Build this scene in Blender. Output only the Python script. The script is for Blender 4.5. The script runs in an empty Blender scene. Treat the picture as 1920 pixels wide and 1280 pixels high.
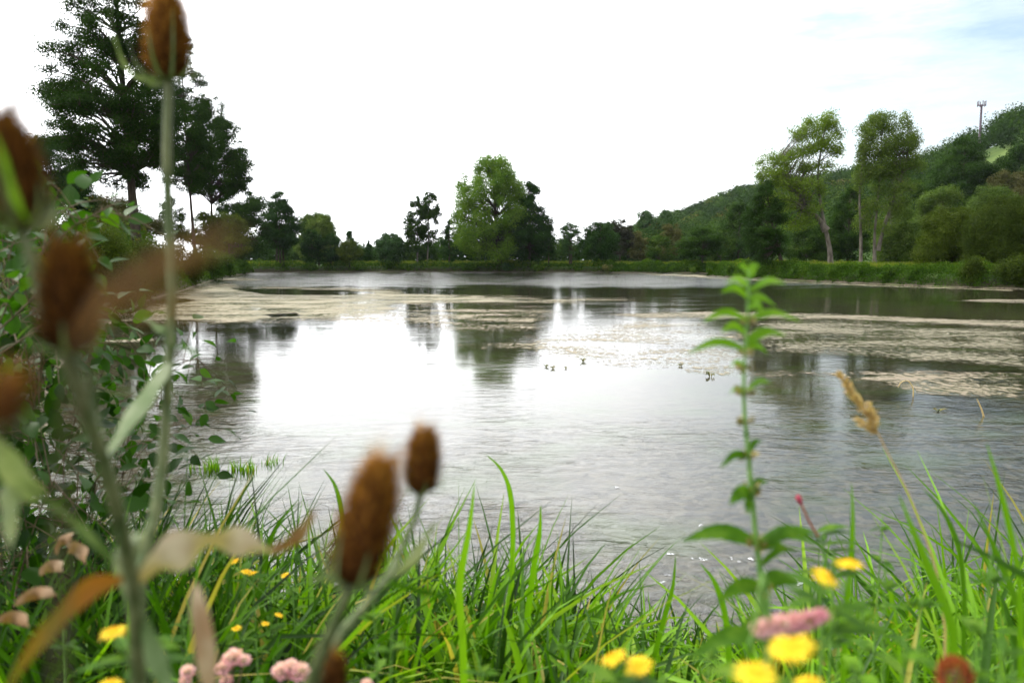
import bpy, math
import numpy as np
from mathutils import Vector

# ------------------------------------------------------------------ camera, light, exposure
F = 1493.0                      # focal length in photograph pixels (1920 wide)
HOR = 487.0
PITCH = math.atan((640 - HOR) / F)
CAMZ = 1.9
sc = bpy.context.scene
cam_d = bpy.data.cameras.new('camera')
cam = bpy.data.objects.new('camera', cam_d)
sc.collection.objects.link(cam)
cam.location = (0, 0, CAMZ)
cam.rotation_euler = (math.pi / 2 - PITCH, 0, 0)
cam_d.sensor_width = 36.0
cam_d.lens = 36.0 * F / 1920.0
cam_d.clip_start = 0.02
cam_d.clip_end = 9000
cam_d.dof.use_dof = True
cam_d.dof.focus_distance = 6.5
cam_d.dof.aperture_fstop = 3.9
sc.camera = cam

SUN_EL = math.radians(48)
SUN_AZ = math.radians(-62)      # measured from +Y (view direction) towards +X
world = bpy.data.worlds.new('World')
sc.world = world
world.use_nodes = True
wn, wl = world.node_tree.nodes, world.node_tree.links
wn.clear()
w_out = wn.new('ShaderNodeOutputWorld')
w_bg = wn.new('ShaderNodeBackground')
w_bg.inputs['Strength'].default_value = 0.12
w_sky = wn.new('ShaderNodeTexSky')
w_sky.sky_type = 'NISHITA'
w_sky.sun_disc = False
w_sky.sun_elevation = SUN_EL
w_sky.sun_rotation = SUN_AZ
w_sky.air_density = 1.0
w_sky.dust_density = 2.0
w_tc = wn.new('ShaderNodeTexCoord')
# high cloud veil with a thin opening to the right
w_map = wn.new('ShaderNodeMapping')
w_map.inputs['Scale'].default_value = (1.6, 1.6, 7.0)
w_n1 = wn.new('ShaderNodeTexNoise')
w_n1.inputs['Scale'].default_value = 1.7
w_n1.inputs['Detail'].default_value = 7
w_n1.inputs['Roughness'].default_value = 0.62
w_dot = wn.new('ShaderNodeVectorMath'); w_dot.operation = 'DOT_PRODUCT'
_d = Vector((0.60, 1.0, 0.29)).normalized()
w_dot.inputs[1].default_value = _d
w_mr = wn.new('ShaderNodeMapRange')
w_mr.inputs['From Min'].default_value = 0.925
w_mr.inputs['From Max'].default_value = 0.985
w_mr.inputs['To Min'].default_value = 0.0
w_mr.inputs['To Max'].default_value = 0.75
w_sub = wn.new('ShaderNodeMath'); w_sub.operation = 'MULTIPLY_ADD'
w_sub.inputs[1].default_value = 2.0
w_sub.inputs[2].default_value = -.75
w_add = wn.new('ShaderNodeMath'); w_add.operation = 'ADD'
w_fac = wn.new('ShaderNodeMath'); w_fac.operation = 'MULTIPLY'; w_fac.use_clamp = True
w_inv = wn.new('ShaderNodeMath'); w_inv.operation = 'SUBTRACT'; w_inv.inputs[0].default_value = 1.0
w_inv.use_clamp = True
w_mix = wn.new('ShaderNodeMixRGB')
w_mix.inputs['Color2'].default_value = (20.5, 20.7, 21.0, 1)
w_boost = wn.new('ShaderNodeMixRGB'); w_boost.blend_type = 'MULTIPLY'; w_boost.inputs['Fac'].default_value = 1
w_boost.inputs['Color2'].default_value = (1.7, 1.85, 1.7, 1)
w_sd = wn.new('ShaderNodeVectorMath'); w_sd.operation = 'DOT_PRODUCT'
w_sd.inputs[1].default_value = (math.sin(SUN_AZ) * math.cos(SUN_EL), math.cos(SUN_AZ) * math.cos(SUN_EL), math.sin(SUN_EL))
w_cb = wn.new('ShaderNodeMapRange')
w_cb.inputs['From Min'].default_value = 0.08; w_cb.inputs['From Max'].default_value = 0.46
w_cb.inputs['To Min'].default_value = 10.5; w_cb.inputs['To Max'].default_value = 30.0
w_cc = wn.new('ShaderNodeVectorMath'); w_cc.operation = 'SCALE'; w_cc.inputs[0].default_value = (1.0, 1.01, 1.03)
wl.new(w_tc.outputs['Generated'], w_sd.inputs[0]); wl.new(w_sd.outputs['Value'], w_cb.inputs['Value']); wl.new(w_cb.outputs['Result'], w_cc.inputs['Scale'])
wl.new(w_cc.outputs['Vector'], w_mix.inputs['Color2'])
wl.new(w_tc.outputs['Generated'], w_map.inputs['Vector'])
wl.new(w_map.outputs['Vector'], w_n1.inputs['Vector'])
wl.new(w_tc.outputs['Generated'], w_dot.inputs[0])
wl.new(w_dot.outputs['Value'], w_mr.inputs['Value'])
wl.new(w_n1.outputs['Fac'], w_sub.inputs[0])
wl.new(w_sub.outputs[0], w_add.inputs[0])
w_add.inputs[1].default_value = 0.55
wl.new(w_mr.outputs['Result'], w_fac.inputs[0])
wl.new(w_add.outputs[0], w_fac.inputs[1])
wl.new(w_fac.outputs[0], w_inv.inputs[1])
wl.new(w_sky.outputs['Color'], w_boost.inputs['Color1'])
wl.new(w_boost.outputs['Color'], w_mix.inputs['Color1'])
wl.new(w_inv.outputs[0], w_mix.inputs['Fac'])
wl.new(w_mix.outputs['Color'], w_bg.inputs['Color'])
wl.new(w_bg.outputs['Background'], w_out.inputs['Surface'])

sun_d = bpy.data.lights.new('sun', 'SUN')
sun_d.energy = 4.4
sun_d.angle = math.radians(2.5)
sun_d.color = (1.0, 0.95, 0.86)
sun = bpy.data.objects.new('sun', sun_d)
sc.collection.objects.link(sun)
_sd = Vector((math.sin(SUN_AZ) * math.cos(SUN_EL), math.cos(SUN_AZ) * math.cos(SUN_EL), math.sin(SUN_EL)))
sun.rotation_euler = (-_sd).to_track_quat('-Z', 'Y').to_euler()

sc.view_settings.view_transform = 'Standard'
sc.view_settings.look = 'None'
sc.view_settings.exposure = 0.0
sc.view_settings.gamma = 1.0
sc.cycles.max_bounces = 8
sc.cycles.diffuse_bounces = 2
sc.cycles.transmission_bounces = 4
sc.cycles.transparent_max_bounces = 24
sc.cycles.caustics_reflective = False
sc.cycles.caustics_refractive = False

# ------------------------------------------------------------------ helpers
CO = sc.collection
def rng(s): return np.random.default_rng(s)

def ray(px, py):
    x = (px - 960) / F; y = (640 - py) / F
    c, s = math.cos(PITCH), math.sin(PITCH)
    return np.array([x, c + y * s, -s + y * c])
def at(px, py, Y):
    d = ray(px, py); t = Y / d[1]
    return np.array([0, 0, CAMZ]) + d * t
def zrow(row, Y): return float(at(960, row, Y)[2])
def xcol(px, row, Y): return float(at(px, row, Y)[0])
def wat(px, py, z=0.0):
    d = ray(px, py); t = (z - CAMZ) / d[2]
    return np.array([0, 0, CAMZ]) + d * t
def sstep(a, b, x):
    t = np.clip((np.asarray(x, float) - a) / (b - a), 0, 1)
    return t * t * (3 - 2 * t)
def norm(v):
    v = np.asarray(v, float)
    return v / np.maximum(np.linalg.norm(v, axis=-1, keepdims=True), 1e-9)

class MB:
    """collects numpy geometry, links it as one mesh object"""
    def __init__(self): self.v = []; self.f4 = []; self.f3 = []; self.t = []; self.n = 0
    def add(self, v, f, tint=0.5):
        v = np.asarray(v, float).reshape(-1, 3); f = np.asarray(f, int)
        if len(v) == 0 or len(f) == 0: return
        self.v.append(v)
        self.t.append(np.broadcast_to(np.asarray(tint, float), (len(v),)).copy())
        (self.f4 if f.shape[1] == 4 else self.f3).append(f + self.n)
        self.n += len(v)
    def build(self, name, mat, parent=None, smooth=False):
        me = bpy.data.meshes.new(name)
        v = np.concatenate(self.v); t = np.concatenate(self.t)
        f4 = np.concatenate(self.f4) if self.f4 else np.zeros((0, 4), int)
        f3 = np.concatenate(self.f3) if self.f3 else np.zeros((0, 3), int)
        me.vertices.add(len(v)); me.vertices.foreach_set('co', v.astype(np.float32).ravel())
        nl = f4.size + f3.size
        me.loops.add(nl)
        me.loops.foreach_set('vertex_index', np.concatenate([f4.ravel(), f3.ravel()]).astype(np.int32))
        me.polygons.add(len(f4) + len(f3))
        st = np.concatenate([np.arange(len(f4)) * 4, f4.size + np.arange(len(f3)) * 3])
        me.polygons.foreach_set('loop_start', st.astype(np.int32))
        me.update(calc_edges=True)
        a = me.attributes.new('tint', 'FLOAT', 'POINT'); a.data.foreach_set('value', t.astype(np.float32))
        if smooth: me.polygons.foreach_set('use_smooth', np.ones(len(me.polygons), bool))
        if mat: me.materials.append(mat)
        o = bpy.data.objects.new(name, me); CO.objects.link(o)
        if parent:
            o.parent = parent
            # parts are built in world space; keep them there
            o.matrix_parent_inverse = parent.matrix_basis.inverted()
        return o

def tag(o, label=None, cat=None, group=None, kind=None):
    if label: o['label'] = label
    if cat: o['category'] = cat
    if group: o['group'] = group
    if kind: o['kind'] = kind
    return o
def empty(name, loc, label, cat, group=None):
    o = bpy.data.objects.new(name, None); CO.objects.link(o)
    o.location = [float(c) for c in loc]; o.empty_display_size = 0.1
    return tag(o, label, cat, group)

def catmull(P, n):
    P = np.asarray(P, float)
    if len(P) == 2:
        t = np.linspace(0, 1, n)[:, None]; return P[0] * (1 - t) + P[1] * t
    Q = np.vstack([2 * P[0] - P[1], P, 2 * P[-1] - P[-2]])
    out = []
    for u in np.linspace(0, len(P) - 1 - 1e-9, n):
        i = int(u); t = u - i
        a, b, c, d = Q[i], Q[i + 1], Q[i + 2], Q[i + 3]
        out.append(0.5 * (2 * b + (c - a) * t + (2 * a - 5 * b + 4 * c - d) * t * t + (3 * b - a - 3 * c + d) * t ** 3))
    return np.array(out)

def to_ground_curve(P0, n=30, m=8):
    P = catmull(P0, n); e = P[-1]; g = float(ground(np.array(e[0]), np.array(e[1]))) - .02
    if e[2] <= g + .01: return P
    d = P[-1] - P[-2]; d = d / np.linalg.norm(d); h = e[2] - g
    t = np.linspace(0, 1, m + 1)[1:, None]
    Q = e + np.concatenate([d[:2] * .25 * h * np.ones((m, 2)) * (t - .5 * t * t) * min(1.0, abs(d[2]) + .3), -h * t], axis=1)
    Q[:, :2] = e[:2] + (d[:2] * .3 * h) * (t - .5 * t * t)
    return np.vstack([P, Q])

def tube(mb, P, R, sides=6, tint=0.5):
    P = np.asarray(P, float); n = len(P)
    R = np.broadcast_to(np.asarray(R, float), (n,))
    T = norm(np.gradient(P, axis=0))
    ref = np.array([0, 0, 1.0]) if abs(T[0][2]) < 0.9 else np.array([1.0, 0, 0])
    A = norm(np.cross(T, ref)); B = np.cross(T, A)
    th = np.arange(sides) * 2 * math.pi / sides
    V = P[:, None] + R[:, None, None] * (np.cos(th)[None, :, None] * A[:, None] + np.sin(th)[None, :, None] * B[:, None])
    f = []
    for i in range(n - 1):
        for j in range(sides):
            k = (j + 1) % sides
            f.append((i * sides + j, i * sides + k, (i + 1) * sides + k, (i + 1) * sides + j))
    mb.add(V.reshape(-1, 3), f, tint)
    c = V.reshape(-1, 3)[-sides:]
    mb.add(np.vstack([c, P[-1]]), [(j, (j + 1) % sides, sides) for j in range(sides)], tint)

def ribbon(mb, P, W, side=None, fold=0.25, tint=0.5, wavy=0.0, seed=0):
    """a leaf: centre line P, half-width W, folded along the midrib"""
    P = np.asarray(P, float); n = len(P); W = np.asarray(W, float)
    T = norm(np.gradient(P, axis=0))
    if side is None:
        side = np.cross(T, np.array([0, 0, 1.0])); 
        bad = np.linalg.norm(side, axis=1) < 0.05
        side[bad] = (1, 0, 0)
    S = norm(np.broadcast_to(side, (n, 3)) - (np.sum(np.broadcast_to(side, (n, 3)) * T, axis=1))[:, None] * T)
    N = np.cross(S, T)
    w = W[:, None]
    r = rng(seed)
    wv = (np.sin(np.arange(n) * .8 + r.uniform(0, 6))[:, None] * wavy * w)
    V = np.stack([P - S * w + N * (w * fold + wv), P, P + S * w + N * (w * fold - wv)], axis=1).reshape(-1, 3)
    f = []
    for i in range(n - 1):
        for j in (0, 1):
            f.append((i * 3 + j, i * 3 + j + 1, i * 3 + j + 4, i * 3 + j + 3))
    mb.add(V, f, tint)

def leaf_quads(mb, C, size, r, aspect=0.6, up=0.5, tint=0.5, out=None):
    n = len(C)
    N = r.normal(size=(n, 3)) * (1 if out is None else .55) + np.array([0, 0, up])
    if out is not None: N = N + out * 1.0
    N = norm(N)
    A = norm(np.cross(N, r.normal(size=(n, 3)))); B = np.cross(N, A)
    s = (np.broadcast_to(size, (n,)) * r.uniform(0.65, 1.3, n))[:, None] * 0.5
    V = np.stack([C - A * s, C - B * s * aspect + N * s * .12, C + A * s, C + B * s * aspect + N * s * .12], axis=1).reshape(-1, 3)
    f = np.arange(n * 4).reshape(-1, 4)
    mb.add(V, f, np.repeat(np.broadcast_to(tint, (n,)), 4))

# a broad folded leaf template along +Y, length 1
def leaf_template(width=0.5, k=7, curl=0.25, shape=1.0, fold=0.2):
    t = np.linspace(0, 1, k)
    w = np.sin(np.pi * t ** shape) * width * 0.5
    w[0] = 0.015
    V = []
    for i in range(k):
        z = -curl * t[i] ** 2
        V += [(-w[i], t[i], z + fold * w[i]), (0, t[i], z), (w[i], t[i], z + fold * w[i])]
    f = []
    for i in range(k - 1):
        for j in (0, 1): f.append((i * 3 + j, i * 3 + j + 1, i * 3 + j + 4, i * 3 + j + 3))
    return np.array(V), np.array(f)
def scatter(mb, tmpl, O, D, S, r, tint=0.5, roll=0.5):
    """place template leaves at O, pointing along D, scaled by S"""
    V, f = tmpl; n = len(O); D = norm(D)
    up = np.array([0, 0, 1.0]) + r.normal(size=(n, 3)) * roll
    X = norm(np.cross(D, up)); Z = np.cross(X, D)
    W = O[:, None] + S[:, None, None] * (V[None, :, 0, None] * X[:, None] + V[None, :, 1, None] * D[:, None] + V[None, :, 2, None] * Z[:, None])
    ff = (f[None] + (np.arange(n) * len(V))[:, None, None]).reshape(-1, f.shape[1])
    mb.add(W.reshape(-1, 3), ff, np.repeat(np.broadcast_to(tint, (n,)), len(V)))

# ------------------------------------------------------------------ materials
def new_mat(name):
    m = bpy.data.materials.new(name); m.use_nodes = True
    m.node_tree.nodes.clear()
    return m, m.node_tree.nodes, m.node_tree.links
def ramp(n, stops):
    cr = n.new('ShaderNodeValToRGB')
    e = cr.color_ramp.elements
    e[0].position, e[0].color = stops[0][0], (*stops[0][1], 1)
    e[1].position, e[1].color = stops[-1][0], (*stops[-1][1], 1)
    for p, c in stops[1:-1]:
        x = e.new(p); x.color = (*c, 1)
    return cr
def leafmat(name, stops, trans=0.35, rough=0.5, spec=0.3, noise=None, sat=1.0, green=False):
    m, n, l = new_mat(name)
    out = n.new('ShaderNodeOutputMaterial')
    at_ = n.new('ShaderNodeAttribute'); at_.attribute_name = 'tint'
    cr = ramp(n, stops)
    dk = n.new('ShaderNodeMixRGB'); dk.blend_type = 'MULTIPLY'; dk.inputs['Fac'].default_value = 1; dk.inputs['Color2'].default_value = (sat * (.84 if green else 1), sat * (.9 if green else 1), sat * (.4 if green else 1), 1)
    l.new(cr.outputs['Color'], dk.inputs['Color1'])
    col = dk.outputs['Color']
    if noise:
        tc = n.new('ShaderNodeTexCoord'); nz = n.new('ShaderNodeTexNoise')
        nz.inputs['Scale'].default_value = noise; nz.inputs['Detail'].default_value = 4
        l.new(tc.outputs['Object'], nz.inputs['Vector'])
        ad = n.new('ShaderNodeMath'); ad.operation = 'MULTIPLY_ADD'
        ad.inputs[1].default_value = 1.3
        sb = n.new('ShaderNodeMath'); sb.operation = 'SUBTRACT'; sb.inputs[1].default_value = 0.65
        l.new(nz.outputs['Fac'], ad.inputs[0]); l.new(at_.outputs['Fac'], sb.inputs[0]); l.new(sb.outputs[0], ad.inputs[2])
        l.new(ad.outputs[0], cr.inputs['Fac'])
    else:
        l.new(at_.outputs['Fac'], cr.inputs['Fac'])
    p = n.new('ShaderNodeBsdfPrincipled')
    p.inputs['Roughness'].default_value = rough
    p.inputs['Specular IOR Level'].default_value = spec
    tr = n.new('ShaderNodeBsdfTranslucent')
    hs = n.new('ShaderNodeMixRGB'); hs.blend_type = 'MULTIPLY'; hs.inputs['Fac'].default_value = 1
    hs.inputs['Color2'].default_value = (1.25, 1.35, 0.5, 1)
    mx = n.new('ShaderNodeMixShader'); mx.inputs['Fac'].default_value = trans
    l.new(col, p.inputs['Base Color']); l.new(col, hs.inputs['Color1']); l.new(hs.outputs['Color'], tr.inputs['Color'])
    l.new(p.outputs['BSDF'], mx.inputs[1]); l.new(tr.outputs['BSDF'], mx.inputs[2])
    l.new(mx.outputs['Shader'], out.inputs['Surface'])
    return m
def solid(name, c1, c2, scale=8, rough=0.8, spec=0.2, bump=0.0, stretch=(1, 1, 1), detail=5):
    m, n, l = new_mat(name)
    out = n.new('ShaderNodeOutputMaterial'); p = n.new('ShaderNodeBsdfPrincipled')
    tc = n.new('ShaderNodeTexCoord'); mp = n.new('ShaderNodeMapping'); nz = n.new('ShaderNodeTexNoise')
    mp.inputs['Scale'].default_value = stretch
    nz.inputs['Scale'].default_value = scale; nz.inputs['Detail'].default_value = detail
    cr = ramp(n, [(0.35, c1), (0.65, c2)])
    l.new(tc.outputs['Object'], mp.inputs['Vector']); l.new(mp.outputs['Vector'], nz.inputs['Vector'])
    l.new(nz.outputs['Fac'], cr.inputs['Fac']); l.new(cr.outputs['Color'], p.inputs['Base Color'])
    p.inputs['Roughness'].default_value = rough; p.inputs['Specular IOR Level'].default_value = spec
    if bump:
        b = n.new('ShaderNodeBump'); b.inputs['Strength'].default_value = bump; b.inputs['Distance'].default_value = 0.05
        l.new(nz.outputs['Fac'], b.inputs['Height']); l.new(b.outputs['Normal'], p.inputs['Normal'])
    l.new(p.outputs['BSDF'], out.inputs['Surface'])
    return m

M = {}
M['alder'] = leafmat('alder_leaf', [(0, (.010, .028, .006)), (.5, (.022, .055, .009)), (1, (.05, .10, .018))], trans=.30, rough=.75, spec=.05, sat=0.7, green=True)
M['darktree'] = leafmat('dark_leaf', [(0, (.010, .030, .010)), (.5, (.020, .055, .016)), (1, (.04, .085, .022))], trans=.28, rough=.75, spec=.05, sat=0.8, green=True)
M['poplar'] = leafmat('poplar_leaf', [(0, (.035, .085, .015)), (.5, (.095, .165, .035)), (1, (.17, .25, .07))], trans=.38, rough=.75, spec=.05, sat=1.0, green=True)
M['willow'] = leafmat('willow_leaf', [(0, (.06, .10, .02)), (.5, (.13, .19, .045)), (1, (.21, .27, .09))], trans=.35, rough=.75, spec=.05, green=True)
M['greywillow'] = leafmat('grey_willow_leaf', [(0, (.045, .08, .028)), (.5, (.10, .15, .05)), (1, (.18, .23, .10))], trans=.3, rough=.75, spec=.05, sat=0.8, green=True)
M['olive'] = leafmat('olive_leaf', [(0, (.03, .05, .008)), (.5, (.07, .10, .014)), (1, (.12, .15, .03))], trans=.35, rough=.75, spec=.05, sat=0.7, green=True)
M['blue'] = leafmat('blueish_leaf', [(0, (.03, .07, .04)), (.5, (.055, .11, .06)), (1, (.09, .15, .085))], trans=.25, rough=.75, spec=.05, sat=0.8, green=True)
M['copper'] = leafmat('copper_leaf', [(0, (.012, .014, .010)), (.5, (.028, .028, .018)), (1, (.05, .055, .03))], trans=.2, rough=.75, spec=.05, sat=0.8)
M['rust'] = leafmat('rusty_leaf', [(0, (.055, .055, .018)), (.5, (.095, .095, .03)), (1, (.13, .13, .045))], trans=.3, rough=.75, spec=.05, sat=0.8)
M['hill'] = leafmat('hill_wood_leaf', [(0, (.014, .034, .012)), (.35, (.03, .065, .018)), (.7, (.06, .105, .03)), (.9, (.10, .13, .04)), (1, (.11, .08, .04))], trans=.2, rough=.9, spec=.03, sat=0.75, green=True)
M['bank'] = leafmat('bank_leaf', [(0, (.02, .05, .008)), (.5, (.055, .115, .015)), (.85, (.12, .17, .03)), (1, (.2, .19, .07))], trans=.35, rough=.75, spec=.05, sat=0.8, green=True)
M['grass'] = leafmat('grass_blade', [(0, (.008, .025, .002)), (.4, (.035, .10, .004)), (.7, (.12, .26, .010)), (.92, (.20, .36, .02)), (.97, (.28, .25, .08)), (1, (.34, .26, .12))], trans=.42, rough=.5, spec=.2, green=True)
M['shrub'] = leafmat('shrub_leaf', [(0, (.015, .05, .008)), (.5, (.045, .125, .014)), (.9, (.10, .20, .03)), (1, (.32, .24, .03))], trans=.4, rough=.5, spec=.12, sat=0.7, green=True)
M['herb'] = leafmat('herb_leaf', [(0, (.02, .07, .006)), (.5, (.07, .17, .014)), (1, (.18, .29, .05))], trans=.45, rough=.6, spec=.1, noise=60, sat=0.8, green=True)
M['herbbright'] = leafmat('bright_herb_leaf', [(0, (.05, .14, .012)), (.5, (.12, .25, .012)), (1, (.20, .34, .04))], trans=.5, rough=.55, spec=.12, noise=60, green=True)
M['teaselleaf'] = leafmat('teasel_leaf', [(0, (.06, .11, .03)), (.5, (.14, .20, .09)), (1, (.30, .34, .22))], trans=.25, rough=.8, spec=.08, noise=45, sat=0.75)
M['dryleaf'] = leafmat('dry_leaf', [(0, (.18, .09, .03)), (.5, (.26, .17, .09)), (1, (.42, .36, .25))], trans=.2, rough=.7, noise=50, sat=.8)
M['orangeleaf'] = leafmat('turning_leaf', [(0, (.07, .15, .012)), (.45, (.2, .17, .02)), (1, (.34, .11, .02))], trans=.25, rough=.7, noise=30, sat=.62)
M['bark'] = solid('bark', (.022, .017, .012), (.06, .048, .035), 6, .95, .1, .6, (1, 1, .3))
M['palebark'] = solid('pale_bark', (.06, .05, .04), (.14, .125, .10), 5, .95, .1, .5, (1, 1, .3))
M['stem'] = solid('teasel_stem', (.045, .075, .02), (.13, .15, .06), 120, .6, .3, .3, (1, 1, .2))
M['gstem'] = solid('green_stem', (.06, .16, .02), (.14, .27, .05), 90, .5, .4)
M['brownstem'] = solid('woody_twig', (.06, .045, .025), (.12, .09, .05), 60, .8, .2)
M['cone'] = solid('teasel_cone', (.045, .018, .005), (.15, .06, .015), 260, .9, .1)
M['bristle'] = leafmat('teasel_bristle', [(0, (.025, .011, .003)), (.5, (.17, .068, .008)), (1, (.50, .25, .04))], trans=.3, rough=.8, spec=.05)
M['whorl'] = leafmat('seed_whorl', [(0, (.07, .10, .015)), (.5, (.22, .17, .04)), (1, (.42, .36, .16))], trans=.2)
M['yellow'] = leafmat('yellow_petal', [(0, (.75, .40, .01)), (.5, (.85, .58, .01)), (1, (.9, .70, .03))], trans=.35, rough=.6)
M['disc'] = leafmat('yellow_disc', [(0, (.62, .34, .01)), (1, (.88, .56, .015))], trans=.1, rough=.8)
M['pink'] = leafmat('pink_floret', [(0, (.42, .14, .22)), (.5, (.68, .36, .44)), (1, (.85, .66, .68))], trans=.3, rough=.7)
M['darkpink'] = leafmat('red_bud', [(0, (.22, .02, .04)), (1, (.42, .07, .11))], trans=.2)
M['rusthead'] = leafmat('rust_seed', [(0, (.16, .035, .012)), (1, (.36, .10, .03))], trans=.2)
M['straw'] = leafmat('straw', [(0, (.30, .18, .06)), (.5, (.48, .33, .14)), (1, (.62, .5, .28))], trans=.3, rough=.6)
M['foam'] = solid('foam', (.42, .43, .45), (.62, .63, .65), 80, .5, .4)
M['mast'] = solid('mast_paint', (.06, .04, .06), (.10, .07, .09), 2, .6, .4)

# ground: soil, meadow
def ground_mat():
    m, n, l = new_mat('ground')
    out = n.new('ShaderNodeOutputMaterial'); p = n.new('ShaderNodeBsdfPrincipled')
    tc = n.new('ShaderNodeTexCoord')
    n1 = n.new('ShaderNodeTexNoise'); n1.inputs['Scale'].default_value = .35; n1.inputs['Detail'].default_value = 8
    n2 = n.new('ShaderNodeTexNoise'); n2.inputs['Scale'].default_value = 9; n2.inputs['Detail'].default_value = 6
    for x in (n1, n2): l.new(tc.outputs['Object'], x.inputs['Vector'])
    g = ramp(n, [(.3, (.02, .045, .010)), (.55, (.045, .085, .015)), (.75, (.08, .11, .028))])
    l.new(n1.outputs['Fac'], g.inputs['Fac'])
    soil = ramp(n, [(.35, (.012, .010, .006)), (.65, (.035, .035, .015))])
    l.new(n2.outputs['Fac'], soil.inputs['Fac'])
    # pond bed: grey-brown silt with pebbles and green weed
    vo = n.new('ShaderNodeTexVoronoi'); vo.inputs['Scale'].default_value = 14
    l.new(tc.outputs['Object'], vo.inputs['Vector'])
    peb = ramp(n, [(.0, (.02, .018, .013)), (.4, (.07, .058, .042)), (.8, (.16, .13, .10))])
    l.new(vo.outputs['Color'], peb.inputs['Fac'])
    n3 = n.new('ShaderNodeTexNoise'); n3.inputs['Scale'].default_value = .9; n3.inputs['Detail'].default_value = 7
    l.new(tc.outputs['Object'], n3.inputs['Vector'])
    wd = ramp(n, [(.48, (0, 0, 0)), (.66, (.8, .8, .8))]); l.new(n3.outputs['Fac'], wd.inputs['Fac'])
    weed = n.new('ShaderNodeMixRGB'); weed.inputs['Color2'].default_value = (.09, .12, .04, 1)
    l.new(wd.outputs['Color'], weed.inputs['Fac']); l.new(peb.outputs['Color'], weed.inputs['Color1'])
    geo = n.new('ShaderNodeSeparateXYZ'); l.new(tc.outputs['Object'], geo.inputs['Vector'])
    dist = n.new('ShaderNodeMapRange'); dist.inputs['From Min'].default_value = 12; dist.inputs['From Max'].default_value = 40
    l.new(geo.outputs['Y'], dist.inputs['Value'])
    mx1 = n.new('ShaderNodeMixRGB'); l.new(dist.outputs['Result'], mx1.inputs['Fac'])
    l.new(soil.outputs['Color'], mx1.inputs['Color1']); l.new(g.outputs['Color'], mx1.inputs['Color2'])
    zz = n.new('ShaderNodeMapRange'); zz.inputs['From Min'].default_value = .45; zz.inputs['From Max'].default_value = .8
    l.new(geo.outputs['Z'], zz.inputs['Value']); zm = n.new('ShaderNodeMath'); zm.operation = 'MULTIPLY'
    l.new(zz.outputs['Result'], zm.inputs[0]); l.new(dist.outputs['Result'], zm.inputs[1]); l.new(zm.outputs[0], mx1.inputs['Fac'])
    ub = n.new('ShaderNodeMapRange'); ub.inputs['From Min'].default_value = .0; ub.inputs['From Max'].default_value = .06
    l.new(geo.outputs['Z'], ub.inputs['Value'])
    mx2 = n.new('ShaderNodeMixRGB'); l.new(ub.outputs['Result'], mx2.inputs['Fac'])
    l.new(weed.outputs['Color'], mx2.inputs['Color1']); l.new(mx1.outputs['Color'], mx2.inputs['Color2'])
    l.new(mx2.outputs['Color'], p.inputs['Base Color'])
    p.inputs['Roughness'].default_value = .95; p.inputs['Specular IOR Level'].default_value = .1
    b = n.new('ShaderNodeBump'); b.inputs['Strength'].default_value = .6; b.inputs['Distance'].default_value = .04
    l.new(n2.outputs['Fac'], b.inputs['Height']); l.new(b.outputs['Normal'], p.inputs['Normal'])
    l.new(p.outputs['BSDF'], out.inputs['Surface'])
    return m
M['ground'] = ground_mat()

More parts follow.
